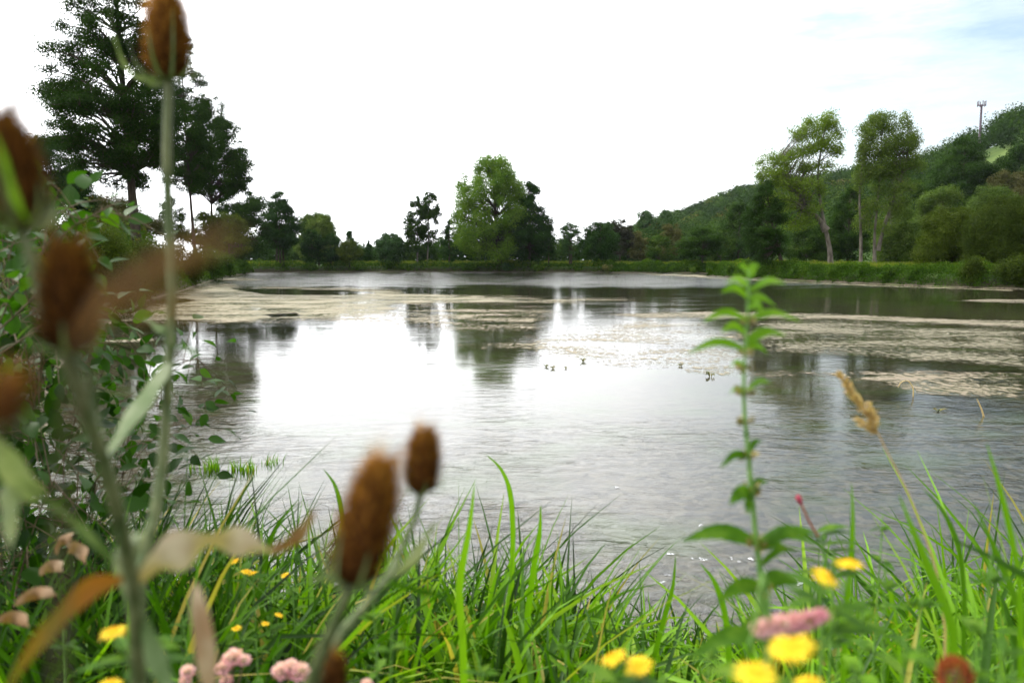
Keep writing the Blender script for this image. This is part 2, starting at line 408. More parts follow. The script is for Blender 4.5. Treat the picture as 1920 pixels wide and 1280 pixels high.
def water_mat():
    m, n, l = new_mat('water')
    out = n.new('ShaderNodeOutputMaterial')
    tc = n.new('ShaderNodeTexCoord')
    def nz(scale, st, det, rough=.5, dist=0):
        mp = n.new('ShaderNodeMapping'); mp.inputs['Scale'].default_value = st
        x = n.new('ShaderNodeTexNoise'); x.inputs['Scale'].default_value = scale
        x.inputs['Detail'].default_value = det; x.inputs['Roughness'].default_value = rough
        x.inputs['Distortion'].default_value = dist
        l.new(tc.outputs['Object'], mp.inputs['Vector']); l.new(mp.outputs['Vector'], x.inputs['Vector'])
        return x.outputs['Fac']
    small = nz(1.0, (4.6, 8.0, 1), 4, .6, 1.4)
    med = nz(1.0, (1.2, 2.3, 1), 2, .5, .9)
    patch = nz(.22, (1, 1.5, 1), 4)
    sep = n.new('ShaderNodeSeparateXYZ'); l.new(tc.outputs['Object'], sep.inputs['Vector'])
    # wind: stronger ripples far out and near the inflow, calm in between
    far = n.new('ShaderNodeMapRange'); far.interpolation_type = 'SMOOTHSTEP'
    far.inputs['From Min'].default_value = 50; far.inputs['From Max'].default_value = 72
    far.inputs['To Min'].default_value = .0; far.inputs['To Max'].default_value = 2.6
    l.new(sep.outputs['Y'], far.inputs['Value'])
    near = n.new('ShaderNodeMapRange'); near.interpolation_type = 'SMOOTHSTEP'
    near.inputs['From Min'].default_value = 4.5; near.inputs['From Max'].default_value = 12
    near.inputs['To Min'].default_value = 1.0; near.inputs['To Max'].default_value = .12
    l.new(sep.outputs['Y'], near.inputs['Value'])
    ad = n.new('ShaderNodeMath'); ad.operation = 'ADD'
    l.new(far.outputs['Result'], ad.inputs[0]); l.new(near.outputs['Result'], ad.inputs[1])
    pm = n.new('ShaderNodeMapRange'); pm.inputs['From Min'].default_value = .4; pm.inputs['From Max'].default_value = .6
    pm.inputs['To Min'].default_value = .35; pm.inputs['To Max'].default_value = 1.35
    l.new(patch, pm.inputs['Value'])
    amp = n.new('ShaderNodeMath'); amp.operation = 'MULTIPLY'
    l.new(ad.outputs[0], amp.inputs[0]); l.new(pm.outputs['Result'], amp.inputs[1])
    h = n.new('ShaderNodeMath'); h.operation = 'MULTIPLY_ADD'; h.inputs[1].default_value = 2.2
    l.new(med, h.inputs[0]); l.new(small, h.inputs[2])
    hh = n.new('ShaderNodeMath'); hh.operation = 'MULTIPLY'
    l.new(h.outputs[0], hh.inputs[0]); l.new(amp.outputs[0], hh.inputs[1])
    b = n.new('ShaderNodeBump'); b.inputs['Strength'].default_value = 1.0; b.inputs['Distance'].default_value = .011
    l.new(hh.outputs[0], b.inputs['Height'])
    fr = n.new('ShaderNodeFresnel'); fr.inputs['IOR'].default_value = 1.40; l.new(b.outputs['Normal'], fr.inputs['Normal'])
    gl = n.new('ShaderNodeBsdfGlossy'); gl.inputs['Roughness'].default_value = .02; l.new(b.outputs['Normal'], gl.inputs['Normal'])
    tp = n.new('ShaderNodeBsdfTransparent'); tp.inputs['Color'].default_value = (.70, .74, .66, 1)
    mx = n.new('ShaderNodeMixShader')
    l.new(fr.outputs['Fac'], mx.inputs['Fac']); l.new(tp.outputs['BSDF'], mx.inputs[1]); l.new(gl.outputs['BSDF'], mx.inputs[2])
    l.new(mx.outputs['Shader'], out.inputs['Surface'])
    return m
M['water'] = water_mat()

def algae_mat(k=1.0, g=1.0):
    m, n, l = new_mat('algae')
    out = n.new('ShaderNodeOutputMaterial')
    tc = n.new('ShaderNodeTexCoord')
    a = n.new('ShaderNodeAttribute'); a.attribute_name = 'tint'
    def nz(scale, det, st=(1, 1, 1), rough=.6):
        mp = n.new('ShaderNodeMapping'); mp.inputs['Scale'].default_value = st
        x = n.new('ShaderNodeTexNoise'); x.inputs['Scale'].default_value = scale; x.inputs['Detail'].default_value = det
        x.inputs['Roughness'].default_value = rough; x.inputs['Distortion'].default_value = .5
        l.new(tc.outputs['Object'], mp.inputs['Vector']); l.new(mp.outputs['Vector'], x.inputs['Vector']); return x.outputs['Fac']
    big = nz(.5, 9, (.8, 1.3, 1), .72)
    fine = nz(9, 5, (1, .6, 1), .7)
    mix = n.new('ShaderNodeMath'); mix.operation = 'MULTIPLY_ADD'; mix.inputs[1].default_value = .5
    l.new(fine, mix.inputs[0])
    s2 = n.new('ShaderNodeMath'); s2.operation = 'MULTIPLY'; s2.inputs[1].default_value = .5
    l.new(big, s2.inputs[0]); l.new(s2.outputs[0], mix.inputs[2])
    ct = n.new('ShaderNodeMath'); ct.operation = 'MULTIPLY_ADD'; ct.inputs[1].default_value = 2.3; ct.inputs[2].default_value = -.65
    l.new(mix.outputs[0], ct.inputs[0])
    inv = n.new('ShaderNodeMath'); inv.operation = 'SUBTRACT'
    l.new(a.outputs['Fac'], inv.inputs[0]); l.new(ct.outputs[0], inv.inputs[1])
    cov = n.new('ShaderNodeMapRange'); cov.inputs['From Min'].default_value = -.05; cov.inputs['From Max'].default_value = .17; cov.inputs['To Max'].default_value = .94
    l.new(inv.outputs[0], cov.inputs['Value'])
    cr = ramp(n, [(.34, (.29 * k * g, .235 * k, .155 * k * g)), (.46, (.24 * k * g, .20 * k, .125 * k * g)), (.52, (.17 * k * g, .16 * k, .08 * k * g)), (.58, (.07 * k, .09 * k, .03 * k))])
    l.new(mix.outputs[0], cr.inputs['Fac'])
    p = n.new('ShaderNodeBsdfPrincipled'); p.inputs['Roughness'].default_value = .7; p.inputs['Specular IOR Level'].default_value = .3
    l.new(cr.outputs['Color'], p.inputs['Base Color'])
    b = n.new('ShaderNodeBump'); b.inputs['Strength'].default_value = .5; b.inputs['Distance'].default_value = .02
    l.new(fine, b.inputs['Height']); l.new(b.outputs['Normal'], p.inputs['Normal'])
    tp = n.new('ShaderNodeBsdfTransparent')
    mx = n.new('ShaderNodeMixShader')
    l.new(cov.outputs['Result'], mx.inputs['Fac']); l.new(tp.outputs['BSDF'], mx.inputs[1]); l.new(p.outputs['BSDF'], mx.inputs[2])
    l.new(mx.outputs['Shader'], out.inputs['Surface'])
    return m
M['algae'] = algae_mat(.80, .98); M['algae_brown'] = algae_mat(.60, 1.03); M['algae_olive'] = algae_mat(.50, .95)

# ------------------------------------------------------------------ terrain
def W2(px, py): return tuple(wat(px, py)[:2])
POND = [(-2.6, 3.15), (-1.5, 3.0), (0, 3.15), (1.2, 3.5), (2.2, 3.4), (4, 3.2), (8, 3.4), (15, 6), (26, 16), (35, 32), (37, 46),
        W2(1900, 541), W2(1780, 538), W2(1640, 532), W2(1500, 526), W2(1400, 521), W2(1325, 516.5),
        (28, 99), (30, 112), (22, 116.5), W2(1100, 510.5), W2(960, 510), W2(760, 509.5), W2(600, 509.5), W2(480, 511),
        W2(455, 514), W2(420, 520), W2(385, 530), W2(345, 545), (-17.2, 38), (-14, 29), (-10.5, 20), (-8, 14), (-5.8, 10), (-4.3, 7), (-3.5, 4.5)]
POND = np.array(POND)
def sdist(X, Y):
    X = np.asarray(X, float); Y = np.asarray(Y, float)
    d = np.full(X.shape, 1e9); inside = np.zeros(X.shape, bool)
    n = len(POND)
    for i in range(n):
        x0, y0 = POND[i]; x1, y1 = POND[(i + 1) % n]
        ex, ey = x1 - x0, y1 - y0
        t = np.clip(((X - x0) * ex + (Y - y0) * ey) / (ex * ex + ey * ey), 0, 1)
        d = np.minimum(d, np.hypot(X - x0 - t * ex, Y - y0 - t * ey))
        c = (y0 > Y) != (y1 > Y)
        xi = x0 + (Y - y0) * ex / (ey if abs(ey) > 1e-9 else 1e-9)
        inside ^= c & (X < xi)
    return np.where(inside, -d, d)
_pk = np.array([1100, 1150, 1185, 1270, 1400, 1600, 1750, 1800, 1900, 2100, 2600])
_rk = np.array([487, 447, 428, 402, 354, 324, 292, 264, 214, 130, 80])
_yk = np.interp(_pk, [1150, 1270, 1400, 1600, 1750, 1900, 2600], [650, 560, 480, 400, 330, 300, 280])
_zk = np.maximum(np.array([zrow(a, b) for a, b in zip(_rk, _yk)]) - 10.5, 0)
def hill(X, Y):
    Ys = np.maximum(np.asarray(Y, float), 1.0)
    px = 960 + F * np.asarray(X, float) / Ys * 1.012
    px = np.where(np.asarray(Y) < 1, 900, px)
    zr = np.interp(px, _pk, _zk); yr = np.interp(px, _pk, _yk)
    return zr * sstep(np.maximum(.33 * yr, 105), yr, Y) * sstep(60, 120, Y)
def ground(X, Y):
    X = np.asarray(X, float); Y = np.asarray(Y, float)
    s = sdist(X, Y)
    bh = .42 + .48 * sstep(6, 40, Y)
    und = .06 * np.sin(X * .9 + Y * .4) + .05 * np.sin(X * .31 - Y * .53)
    up = (bh + und * sstep(1, 4, s)) * sstep(0, 1.5, s)
    dep = .22 + .9 * sstep(9, 30, Y)
    dn = -dep * sstep(0, 2.5, -s) - .02
    return np.where(s > 0, up, dn) + hill(X, Y)

def build_ground():
    a1 = np.linspace(-48, 52, 330); a2 = np.linspace(52, 312, 70)[1:-1]
    ang = np.radians(np.concatenate([a1, a2])); na = len(ang)
    r = np.concatenate([np.geomspace(.4, 6000, 430)])
    A, R = np.meshgrid(ang, r)
    X = R * np.sin(A); Y = R * np.cos(A)
    Z = ground(X, Y)
    V = np.stack([X, Y, Z], -1).reshape(-1, 3)
    i, j = np.meshgrid(np.arange(len(r) - 1), np.arange(na), indexing='ij')
    k = (j + 1) % na
    f = np.stack([i * na + j, i * na + k, (i + 1) * na + k, (i + 1) * na + j], -1).reshape(-1, 4)
    mb = MB(); mb.add(V, f)
    mb.add(np.vstack([V[:na], [[0, 0, float(ground(0., 0.))]]]), [(j, (j + 1) % na, na) for j in range(na)])
    o = mb.build('ground', M['ground'], smooth=True)
    tag(o, kind='structure')
build_ground()
def build_water():
    mb = MB()
    c = np.array([0, 45.0])
    P = []
    for i, p in enumerate(POND):
        d = p - c; d = d / np.linalg.norm(d)
        P.append(p + d * .7)
    P = np.array(P)
    me = bpy.data.meshes.new('pond_water')
    me.from_pydata([(x, y, 0) for x, y in P], [], [list(range(len(P)))])
    me.materials.append(M['water'])
    o = bpy.data.objects.new('pond_water', me); CO.objects.link(o)
    if me.polygons[0].normal.z < 0: me.flip_normals()
    tag(o, kind='structure')
build_water()

# ------------------------------------------------------------------ floating algae
def poly_sd(P, X, Y):
    P = np.array(P, float); d = np.full(X.shape, 1e9); ins = np.zeros(X.shape, bool); n = len(P)
    for i in range(n):
        x0, y0 = P[i]; x1, y1 = P[(i + 1) % n]; ex, ey = x1 - x0, y1 - y0
        t = np.clip(((X - x0) * ex + (Y - y0) * ey) / (ex * ex + ey * ey + 1e-12), 0, 1)
        d = np.minimum(d, np.hypot(X - x0 - t * ex, Y - y0 - t * ey))
        c = (y0 > Y) != (y1 > Y); xi = x0 + (Y - y0) * ex / (ey if abs(ey) > 1e-9 else 1e-9); ins ^= c & (X < xi)
    return np.where(ins, d, -d)
def mat_sheet(label, solids, holes=(), z=.006, lo=.36, mat='algae'):
    """solids: list of (outline in photo pixels on the water plane, density, edge softness)"""
    allp = np.vstack([np.array(s[0], float) for s in solids])
    x0, x1 = allp[:, 0].min() - 12, allp[:, 0].max() + 12
    y0, y1 = max(allp[:, 1].min() - 3, 505), allp[:, 1].max() + 6
    xs = np.linspace(x0, x1, int((x1 - x0) / 5) + 2); ys = np.linspace(y0, y1, int((y1 - y0) / 1.2) + 2)
    PX, PY = np.meshgrid(xs, ys)
    # world position on the water
    d = np.stack([(PX - 960) / F, math.cos(PITCH) + (640 - PY) / F * math.sin(PITCH), -math.sin(PITCH) + (640 - PY) / F * math.cos(PITCH)], -1)
    t = (z - CAMZ) / d[..., 2]
    Wd = d * t[..., None]; Wd[..., 2] = z
    den = np.zeros(PX.shape)
    sq = 4.0   # measure edge distance with rows stretched, they are foreshortened
    for P, k, soft in solids:
        s = poly_sd([(x, y * sq) for x, y in P], PX, PY * sq)
        den = np.maximum(den, (lo + (k - lo) * np.clip(s / soft, 0, 1)) * (s > -6) * np.clip((s + 6) / 6, 0, 1))
    for P, k, soft in holes:
        s = poly_sd([(x, y * sq) for x, y in P], PX, PY * sq)
        den = den * (1 - (1 - k) * np.clip((s + soft) / soft, 0, 1))
    ny, nx = PX.shape
    i, j = np.meshgrid(np.arange(ny - 1), np.arange(nx - 1), indexing='ij')
    f = np.stack([i * nx + j, (i + 1) * nx + j, (i + 1) * nx + j + 1, i * nx + j + 1], -1).reshape(-1, 4)
    df = den.reshape(-1)
    f = f[df[f].max(1) > .3]
    used = np.unique(f); rm = np.zeros(ny * nx, int); rm[used] = np.arange(len(used))
    mb = MB(); mb.add(Wd.reshape(-1, 3)[used], rm[f], df[used])
    o = mb.build('algae_mat', M[mat])
    return tag(o, label, 'algae mat', 'rafts of dry algae floating on the pond')

mat_sheet('broad cream raft of algae reaching out from the left bank',
          [([(190, 604), (290, 570), (330, 546), (385, 531), (440, 530), (470, 537), (560, 535), (700, 537), (860, 546), (1010, 556), (1170, 558), (1200, 563),
             (1080, 571), (900, 573), (760, 574), (760, 588), (640, 602), (520, 606), (400, 608), (290, 606)], .63, 40),
           ([(500, 600), (700, 572), (1040, 570), (1060, 590), (1040, 615), (1000, 622), (860, 624), (760, 612), (640, 610)], .50, 50)],
          [([(440, 541), (640, 545), (700, 549), (640, 552), (500, 551)], .3, 6), ([(755, 541), (1100, 545), (1060, 551), (860, 552), (760, 549)], .5, 6),
           ([(500, 590), (555, 587), (560, 592), (510, 594)], .4, 4), ([(325, 559), (362, 563), (330, 568), (300, 565)], .3, 4)])
mat_sheet('thin pinkish strip of algae at the foot of the left bank shrubs', [([(395, 524), (430, 520), (470, 521), (520, 525), (430, 528)], .56, 10)])
mat_sheet('small narrow raft of algae beside the shaded left shore', [([(185, 636), (240, 632), (300, 634), (275, 641), (200, 643)], .56, 10),
                                                                    ([(250, 640), (330, 636), (250, 645)], .4, 8)])
mat_sheet('loose speckled algae around the middle of the open water',
          [([(850, 645), (930, 640), (1060, 610), (1180, 600), (1330, 600), (1420, 610), (1400, 660), (1370, 690), (1290, 694), (1180, 690), (1080, 676), (960, 660), (860, 652)], .44, 40),
           ([(880, 644), (1010, 641), (1120, 652), (1100, 668), (960, 655)], .5, 12),
           ([(1270, 690), (1340, 680), (1400, 684), (1370, 704), (1290, 698)], .52, 10)])
mat_sheet('long pinkish brown band of algae crossing the right half of the pond', [([(1130, 588), (1260, 583), (1400, 584), (1560, 587), (1740, 595), (1940, 601), (1940, 616), (1740, 608), (1560, 600), (1380, 598), (1200, 598)], .66, 16)], mat='algae_brown')
mat_sheet('broken olive sheet of algae below the long pinkish band at right',
          [([(1400, 600), (1560, 596), (1940, 612), (1940, 694), (1800, 682), (1700, 676), (1560, 664), (1440, 660), (1390, 652)], .55, 40)], mat='algae_olive', z=.008)
mat_sheet('brown raft of algae below the dark tree reflections at right',
          [([(1370, 700), (1420, 692), (1540, 691), (1700, 692), (1940, 700), (1940, 752), (1830, 748), (1730, 738), (1640, 722), (1520, 708), (1430, 708)], .60, 40)],
          [([(1590, 700), (1640, 704), (1600, 708)], .5, 6)], mat='algae_brown')
mat_sheet('far thin sliver of algae near the right bank bushes', [([(1770, 563), (1860, 560), (1940, 561), (1940, 569), (1840, 567)], .62, 8)], mat='algae_brown')
mat_sheet('pale scum line along the foot of the right bank',
          [([(1210, 513.2), (1320, 515), (1330, 519), (1500, 529), (1700, 536.5), (1900, 543.5), (1900, 545.5), (1700, 538.5), (1500, 531), (1320, 520.5), (1210, 514.6)], .62, 2)])

# ------------------------------------------------------------------ trees
def lobes_from_outline(outline, n, r, flat=1.0, size=.3):
    """outline: [(z, left, right)] measured from the trunk axis"""
    n = int(n * 2.1); size = size * 1.12; flat = min(1, flat * 1.15)
    o = np.array(sorted(outline)); z = o[:, 0]
    zz = np.linspace(z[0], z[-1], 200); wL = np.interp(zz, z, o[:, 1]); wR = np.interp(zz, z, o[:, 2])
    w = np.maximum((wL + wR) / 2, .05)
    p = w ** 1.3; p /= p.sum()
    mw = w.max(); out = []
    idx = r.choice(200, n, p=p)
    idx[:6] = [186, 178, 172, 160, 150, 140]
    for i in idx:
        ph = r.uniform(0, 2 * math.pi); t = r.uniform(.3, 1.05) ** .6
        s = size * mw * r.uniform(.6, 1.25) * (0.5 + .5 * w[i] / mw)
        c = math.cos(ph)
        half = (wR[i] if c > 0 else wL[i])
        rx = max(half - s * .35, half * .2)
        ry = max(w[i] - s * .6, w[i] * .15)
        zc = min(zz[i], z[-1] - s * flat * .5)
        out.append((c * t * rx, math.sin(ph) * t * ry, zc, s, s, s * flat))
    return np.array(out)

def make_tree(name, label, cat, px, Y, trunk_pts, lobes, leaf, mat, seed, bark='bark', dens=3.0, tr=0.2, limb_from=.25,
              group=None, up=.5, sub=9, spread=.34, ntr=None, tint0=.5):
    """trunk_pts: world points (list of lists); lobes: array (x,y,z,rx,ry,rz) in world coordinates"""
    r = rng(seed)
    base = np.array(trunk_pts[0][0], float)
    root = empty(name, base, label, cat, group)
    mb = MB()
    trunks = []
    for tp in trunk_pts:
        P = catmull(tp, 14)
        R = tr * (1 - .8 * np.linspace(0, 1, 14)) * (1 + .5 * np.exp(-np.linspace(0, 1, 14) * 18))
        tube(mb, P, R, 8); trunks.append((P, R))
    Cs = []; Os = []; Ts = []
    area = sum(math.pi * (a[3] + .0) * a[5] for a in lobes)
    N = min(int(dens * (1.25 if Y > 90 else .95) * area / (.3 * leaf * leaf)), 150000)
    vol = np.array([a[3] * a[5] for a in lobes]); vol = vol / vol.sum()
    for a, vv in zip(lobes, vol):
        c = a[:3]; rad = a[3:6]
        # limb
        P, R = min(trunks, key=lambda q: np.min(np.hypot(*(q[0][:, :2] - c[:2]).T)) + .5 * np.abs(q[0][-1, 2] - c[2]) * 0)
        zmin = P[0, 2] + limb_from * (P[-1, 2] - P[0, 2])
        hd = np.hypot(*(P[-1, :2] - c[:2]))
        zt = np.clip(c[2] - .6 * hd - rad[2] * .3, zmin, P[-1, 2])
        k = int(np.argmin(np.abs(P[:, 2] - zt)))
        s = P[k]
        rr = max(R[k] * .45, .02)
        mid = (s + c) / 2 + np.array([0, 0, .12 * hd]) + r.normal(size=3) * .06 * hd
        L = catmull([s, mid, c], 7); tube(mb, L, np.linspace(rr, rr * .25, 7), 5)
        ns = max(3, int(sub * r.uniform(.7, 1.3)))
        D = norm(r.normal(size=(ns, 3)) * (1, 1, .9))
        cc = c + D * rad * (r.uniform(.35, .95, (ns, 1)))
        for q in cc[:5]:
            tube(mb, np.array([c, (c + q) / 2 + r.normal(size=3) * .05 * rad[0], q]), [rr * .25, rr * .18, rr * .08], 4)
        n = max(8, int(N * vv)); per = r.integers(0, ns, n)
        tt = r.uniform(-.22, .22, ns)
        g = r.normal(size=(n, 3)) * np.array(rad) * spread
        q = cc[per] + g
        keep = np.sum(((q - c) / (np.array(rad) * 1.3)) ** 2, 1) < 1
        q = q[keep]; Cs.append(q); Os.append(norm((q - c) / np.array(rad))); Ts.append(tint0 + tt[per][keep] + r.uniform(-.22, .22, len(q)) + r.uniform(-.1, .1))
    mb.build('trunk', M[bark], root, smooth=True)
    C = np.vstack(Cs); T = np.clip(np.concatenate(Ts), 0, 1)
    lb = MB(); leaf_quads(lb, C, leaf, r, .62, up, T, np.vstack(Os))
    lb.build('crown', M[mat], root)
    return root

LEAFK = .0021
def dry(px, Y, d):
    for _ in range(200):
        if float(sdist(np.array((px - 960) / F * Y), np.array(float(Y)))) >= d: break
        Y += .7
    return Y
def tree(label, px, top, xl, xr, bottom, Y, mat, seed, n=26, flat=.75, size=.3, prof='oval', name='tree', cat='tree', basepx=None, lean=0,
         bark='bark', dens=2.6, tr=None, leaf=None, group=None, trunks=1, limb_from=.25, up=.5, sub=9, spread=.34, tint0=.5):
    """a tree given by photo columns/rows at a chosen distance"""
    bpx = px if basepx is None else basepx
    Y = dry(bpx, Y, 2.2)
    m = Y / F
    kx = xcol(961, (top + bottom) / 2, Y) / m
    X0 = (px - 960) * m * kx
    XB = (bpx - 960) * m * kx
    gz = float(ground(np.array(XB), np.array(Y)))
    ztop = zrow(top, Y); zb = max(zrow(bottom, Y), gz + .1)
    L = (px - xl) * m; R = (xr - px) * m; Hh = ztop - zb
    shp = {'oval': [(0, .55), (.15, .85), (.4, 1), (.65, .9), (.85, .6), (1, .15)],
           'cone': [(0, .8), (.12, 1), (.35, .85), (.6, .55), (.85, .25), (1, .04)],
           'alder': [(0, .45), (.12, .9), (.3, 1), (.5, .85), (.7, .62), (.88, .36), (1, .06)],
           'round': [(0, .75), (.2, .98), (.45, 1), (.7, .88), (.88, .6), (1, .25)],
           'top': [(0, .35), (.3, .7), (.55, 1), (.75, .95), (.9, .7), (1, .2)],
           'umbrella': [(0, .7), (.25, 1), (.5, .95), (.8, .6), (1, .2)]}[prof]
    r = rng(seed + 1000)
    out = [(zb + a * Hh, b * L, b * R) for a, b in shp]
    lb = lobes_from_outline(out, n, r, flat, size)
    lb[:, 0] += X0; lb[:, 1] += Y
    tps = []
    for i in range(trunks):
        o = (i - (trunks - 1) / 2) * .035 * (ztop - gz)
        tps.append([(XB + o * 1.2, Y + o * .4, gz - .2), (XB + (X0 - XB) * .55 + o, Y, gz + .4 * (ztop - gz)), (X0 + o * .6 + lean, Y, ztop - .06 * Hh)])
    return make_tree(name, label, cat, px, Y, tps, lb, leaf or max(LEAFK * Y, .06), mat, seed, bark, dens, tr or .012 * (ztop - gz) + .05,
                     limb_from, group, up, sub, spread, tint0=tint0)

# tall alders on the left bank
GA = 'tall alders on the left bank'
tree('tallest dark alder at far left, its top cut by the photo edge', 220, -150, 72, 330, 345, 48, 'alder', 1, n=100, flat=.55, size=.2, prof='alder', name='alder_tree', basepx=243, tr=.34, dens=2.2, group=GA, limb_from=.3, leaf=.12)
tree('alder with thin trunk directly behind the tall teasel stem', 342, 40, 285, 405, 352, 62, 'alder', 2, n=85, flat=.6, size=.24, prof='alder', name='alder_tree', basepx=356, tr=.18, dens=2.4, group=GA, limb_from=.35, leaf=.14)
tree('rightmost tall alder with drooping right side over two low trees', 395, 168, 338, 468, 372, 72, 'alder', 3, n=105, flat=.6, size=.22, prof='alder', name='alder_tree', basepx=389, tr=.2, dens=2.4, group=GA, limb_from=.3, leaf=.16, tint0=.6)
tree('low dark spreading tree tucked under the rightmost alder', 448, 348, 400, 506, 478, 108, 'alder', 4, n=30, flat=.6, prof='round', name='alder_tree', trunks=2)
tree('yellowish small tree with low crown below the alders', 428, 398, 396, 468, 480, 98, 'olive', 5, n=20, flat=.6, prof='round')
tree('open thin-stemmed dark tree at the left end of the far bank', 523, 355, 488, 566, 466, 104, 'darktree', 6, n=40, size=.36, flat=.5, prof='alder', trunks=3, name='alder_tree', dens=2.4)
tree('rounded grey-green willow behind the left end of the far bank', 597, 400, 556, 632, 484, 135, 'greywillow', 7, n=44, dens=3, prof='round', name='willow_tree')
tree('dark small round tree just right of the grey-green willow', 620, 437, 600, 641, 490, 116, 'darktree', 8, n=26, prof='round')
tree('dark bushy tree just left of the grey-green willow', 584, 430, 562, 606, 490, 120, 'darktree', 9, n=26, prof='round')
tree('little pointed conifer rising over a yellow-green bush', 656, 431, 642, 672, 480, 142, 'darktree', 10, n=16, prof='cone', name='conifer_tree', flat=.6, size=.5)
tree('yellow-green bushy tree in front of the little conifer', 655, 453, 634, 682, 488, 126, 'olive', 11, n=16, prof='round')
tree('slender dark pointed tree in the gap left of the wide dark one', 691, 450, 680, 702, 486, 138, 'darktree', 12, n=20, size=.45, prof='cone', name='conifer_tree')
tree('wide low dark tree left of the paired thin alders', 729, 438, 702, 757, 490, 126, 'blue', 13, n=30, size=.36, prof='round', tint0=.25)
GP = 'pair of thin alders on the far bank'
tree('left one of two thin pale-trunked alders on the far bank', 782, 368, 755, 804, 488, 112, 'alder', 14, n=26, size=.32, flat=.8, prof='oval', name='alder_tree', bark='palebark', group=GP, tr=.14, tint0=.7)
tree('right one of two thin pale-trunked alders on the far bank', 805, 359, 784, 833, 462, 110, 'alder', 15, n=26, size=.32, flat=.8, prof='oval', name='alder_tree', bark='palebark', basepx=800, group=GP, tr=.14, tint0=.7)
tree('dark tree filling the gap between thin alders and great poplar', 842, 410, 824, 864, 488, 132, 'darktree', 16, n=18, prof='alder')
# great poplar
tree('great pale green poplar, widest tree at the centre of the far bank', 924, 289, 848, 994, 478, 118, 'poplar', 17, n=125, flat=.95, size=.21, prof='round', name='poplar_tree', basepx=937, tr=.42, dens=.95, leaf=.24, trunks=1, limb_from=.12)
tree('dark tree pressed against the right side of the great poplar', 992, 338, 950, 1040, 488, 122, 'darktree', 18, n=44, flat=.6, prof='alder', tr=.25)
tree('small dark column tree at the right foot of the great poplar', 1029, 417, 1018, 1043, 488, 124, 'darktree', 19, n=12, prof='oval')
tree('sparse tree with jagged top standing alone right of the poplar', 1070, 414, 1045, 1097, 488, 124, 'blue', 20, n=22, flat=.5, prof='oval', dens=1.7, trunks=2, tint0=.3)
tree('dense dome-shaped green tree left of the purple-black one', 1126, 414, 1092, 1160, 489, 124, 'darktree', 21, n=26, prof='round')
tree('purple-black spiky crowned tree, darkest on the far bank', 1163, 409, 1136, 1190, 480, 130, 'copper', 22, n=26, flat=.9, size=.22, prof='round', spread=.42)
tree('left one of the blue-green poplars rising before the hill', 1211, 392, 1192, 1231, 470, 205, 'blue', 23, n=30, size=.42, prof='oval', name='poplar_tree', group='blue-green poplars before the hill')
tree('right one of the blue-green poplars rising before the hill', 1248, 394, 1229, 1270, 470, 205, 'blue', 24, n=30, size=.42, prof='oval', name='poplar_tree', group='blue-green poplars before the hill')
tree('brownish thinning tree below the blue-green poplars', 1202, 436, 1177, 1228, 489, 132, 'rust', 25, n=18, prof='round', tint0=.4)
tree('reddish crowned tree left of the dark umbrella-shaped tree', 1260, 419, 1235, 1284, 478, 136, 'rust', 26, n=20, prof='round', tint0=.3)
tree('mid green small tree between the brownish and reddish ones', 1236, 442, 1212, 1262, 490, 124, 'hill', 27, n=16, prof='round')
tree('dark umbrella-shaped tree with short trunk at the pond corner', 1318, 426, 1272, 1363, 480, 108, 'alder', 28, n=26, flat=.4, prof='umbrella', tint0=.6)
tree('tall green tree on the flat left of the ivy-dark leaning tree', 1386, 376, 1352, 1420, 484, 150, 'hill', 29, n=26, prof='oval', tint0=.35)
tree('lower bushy tree right of the umbrella-shaped tree', 1352, 432, 1325, 1382, 488, 140, 'hill', 30, n=18, prof='round', tint0=.5)
# leaning dark tree
tree('ivy-dark tree leaning left out of the right bank', 1434, 338, 1393, 1480, 492, 79, 'alder', 31, n=44, flat=.55, prof='oval', basepx=1474, tr=.22, tint0=.45)

# willows of the right bank: hand-shaped
def lob(L, Y, r):
    m = Y / F; out = []
    for (x, y, rx, ry) in L:
        k = max(2, int(rx * ry / 75))
        for i in range(k):
            a = r.uniform(0, 2 * math.pi); t = math.sqrt(r.uniform(0, .75)); s = min(.8, 1.35 / math.sqrt(k)) * r.uniform(.8, 1.2)
            q = at(x + math.cos(a) * t * rx * (1 - s * .6), y - math.sin(a) * t * ry * (1 - s * .6), Y)
            out.append((q[0], Y + r.uniform(-.8, .8) * rx * m, q[2],
                        rx * m * s, rx * m * s, ry * m * s))
    return np.array(out)
def tp(pts, Y): return [tuple(at(x, y, Y)) for x, y in pts]
Yw = 83
g0 = lambda px, Y: float(ground(np.array((px - 960) / F * Y), np.array(float(Y))))
rw = rng(77)
L1 = lob([(1530, 262, 44, 38), (1450, 330, 34, 30), (1500, 330, 40, 34), (1552, 222, 20, 16), (1558, 232, 24, 24), (1520, 240, 30, 26), (1490, 252, 20, 20), (1500, 285, 36, 26), (1555, 275, 28, 26), (1570, 250, 14, 20), (1530, 318, 34, 28), (1470, 300, 28, 24),
          (1440, 305, 26, 22), (1428, 335, 20, 20), (1470, 335, 30, 20), (1505, 355, 34, 26), (1540, 350, 16, 22), (1480, 385, 36, 24), (1515, 385, 28, 24), (1500, 415, 34, 20), (1456, 372, 26, 22)], Yw, rw)
make_tree('willow_tree', 'tall forked willow with bent trunk, left one of the two pale crowns on the right', 'tree', 1550, Yw,
          [tp([(1557, 503), (1556, 470), (1547, 425), (1538, 380), (1534, 320), (1545, 250)], Yw), tp([(1549, 432), (1530, 405), (1505, 390), (1480, 330), (1450, 315)], Yw)],
          L1, .17, 'willow', 41, 'palebark', 1.5, .30, .35, 'pale crowned willows on the right bank', .3, 8, .5)
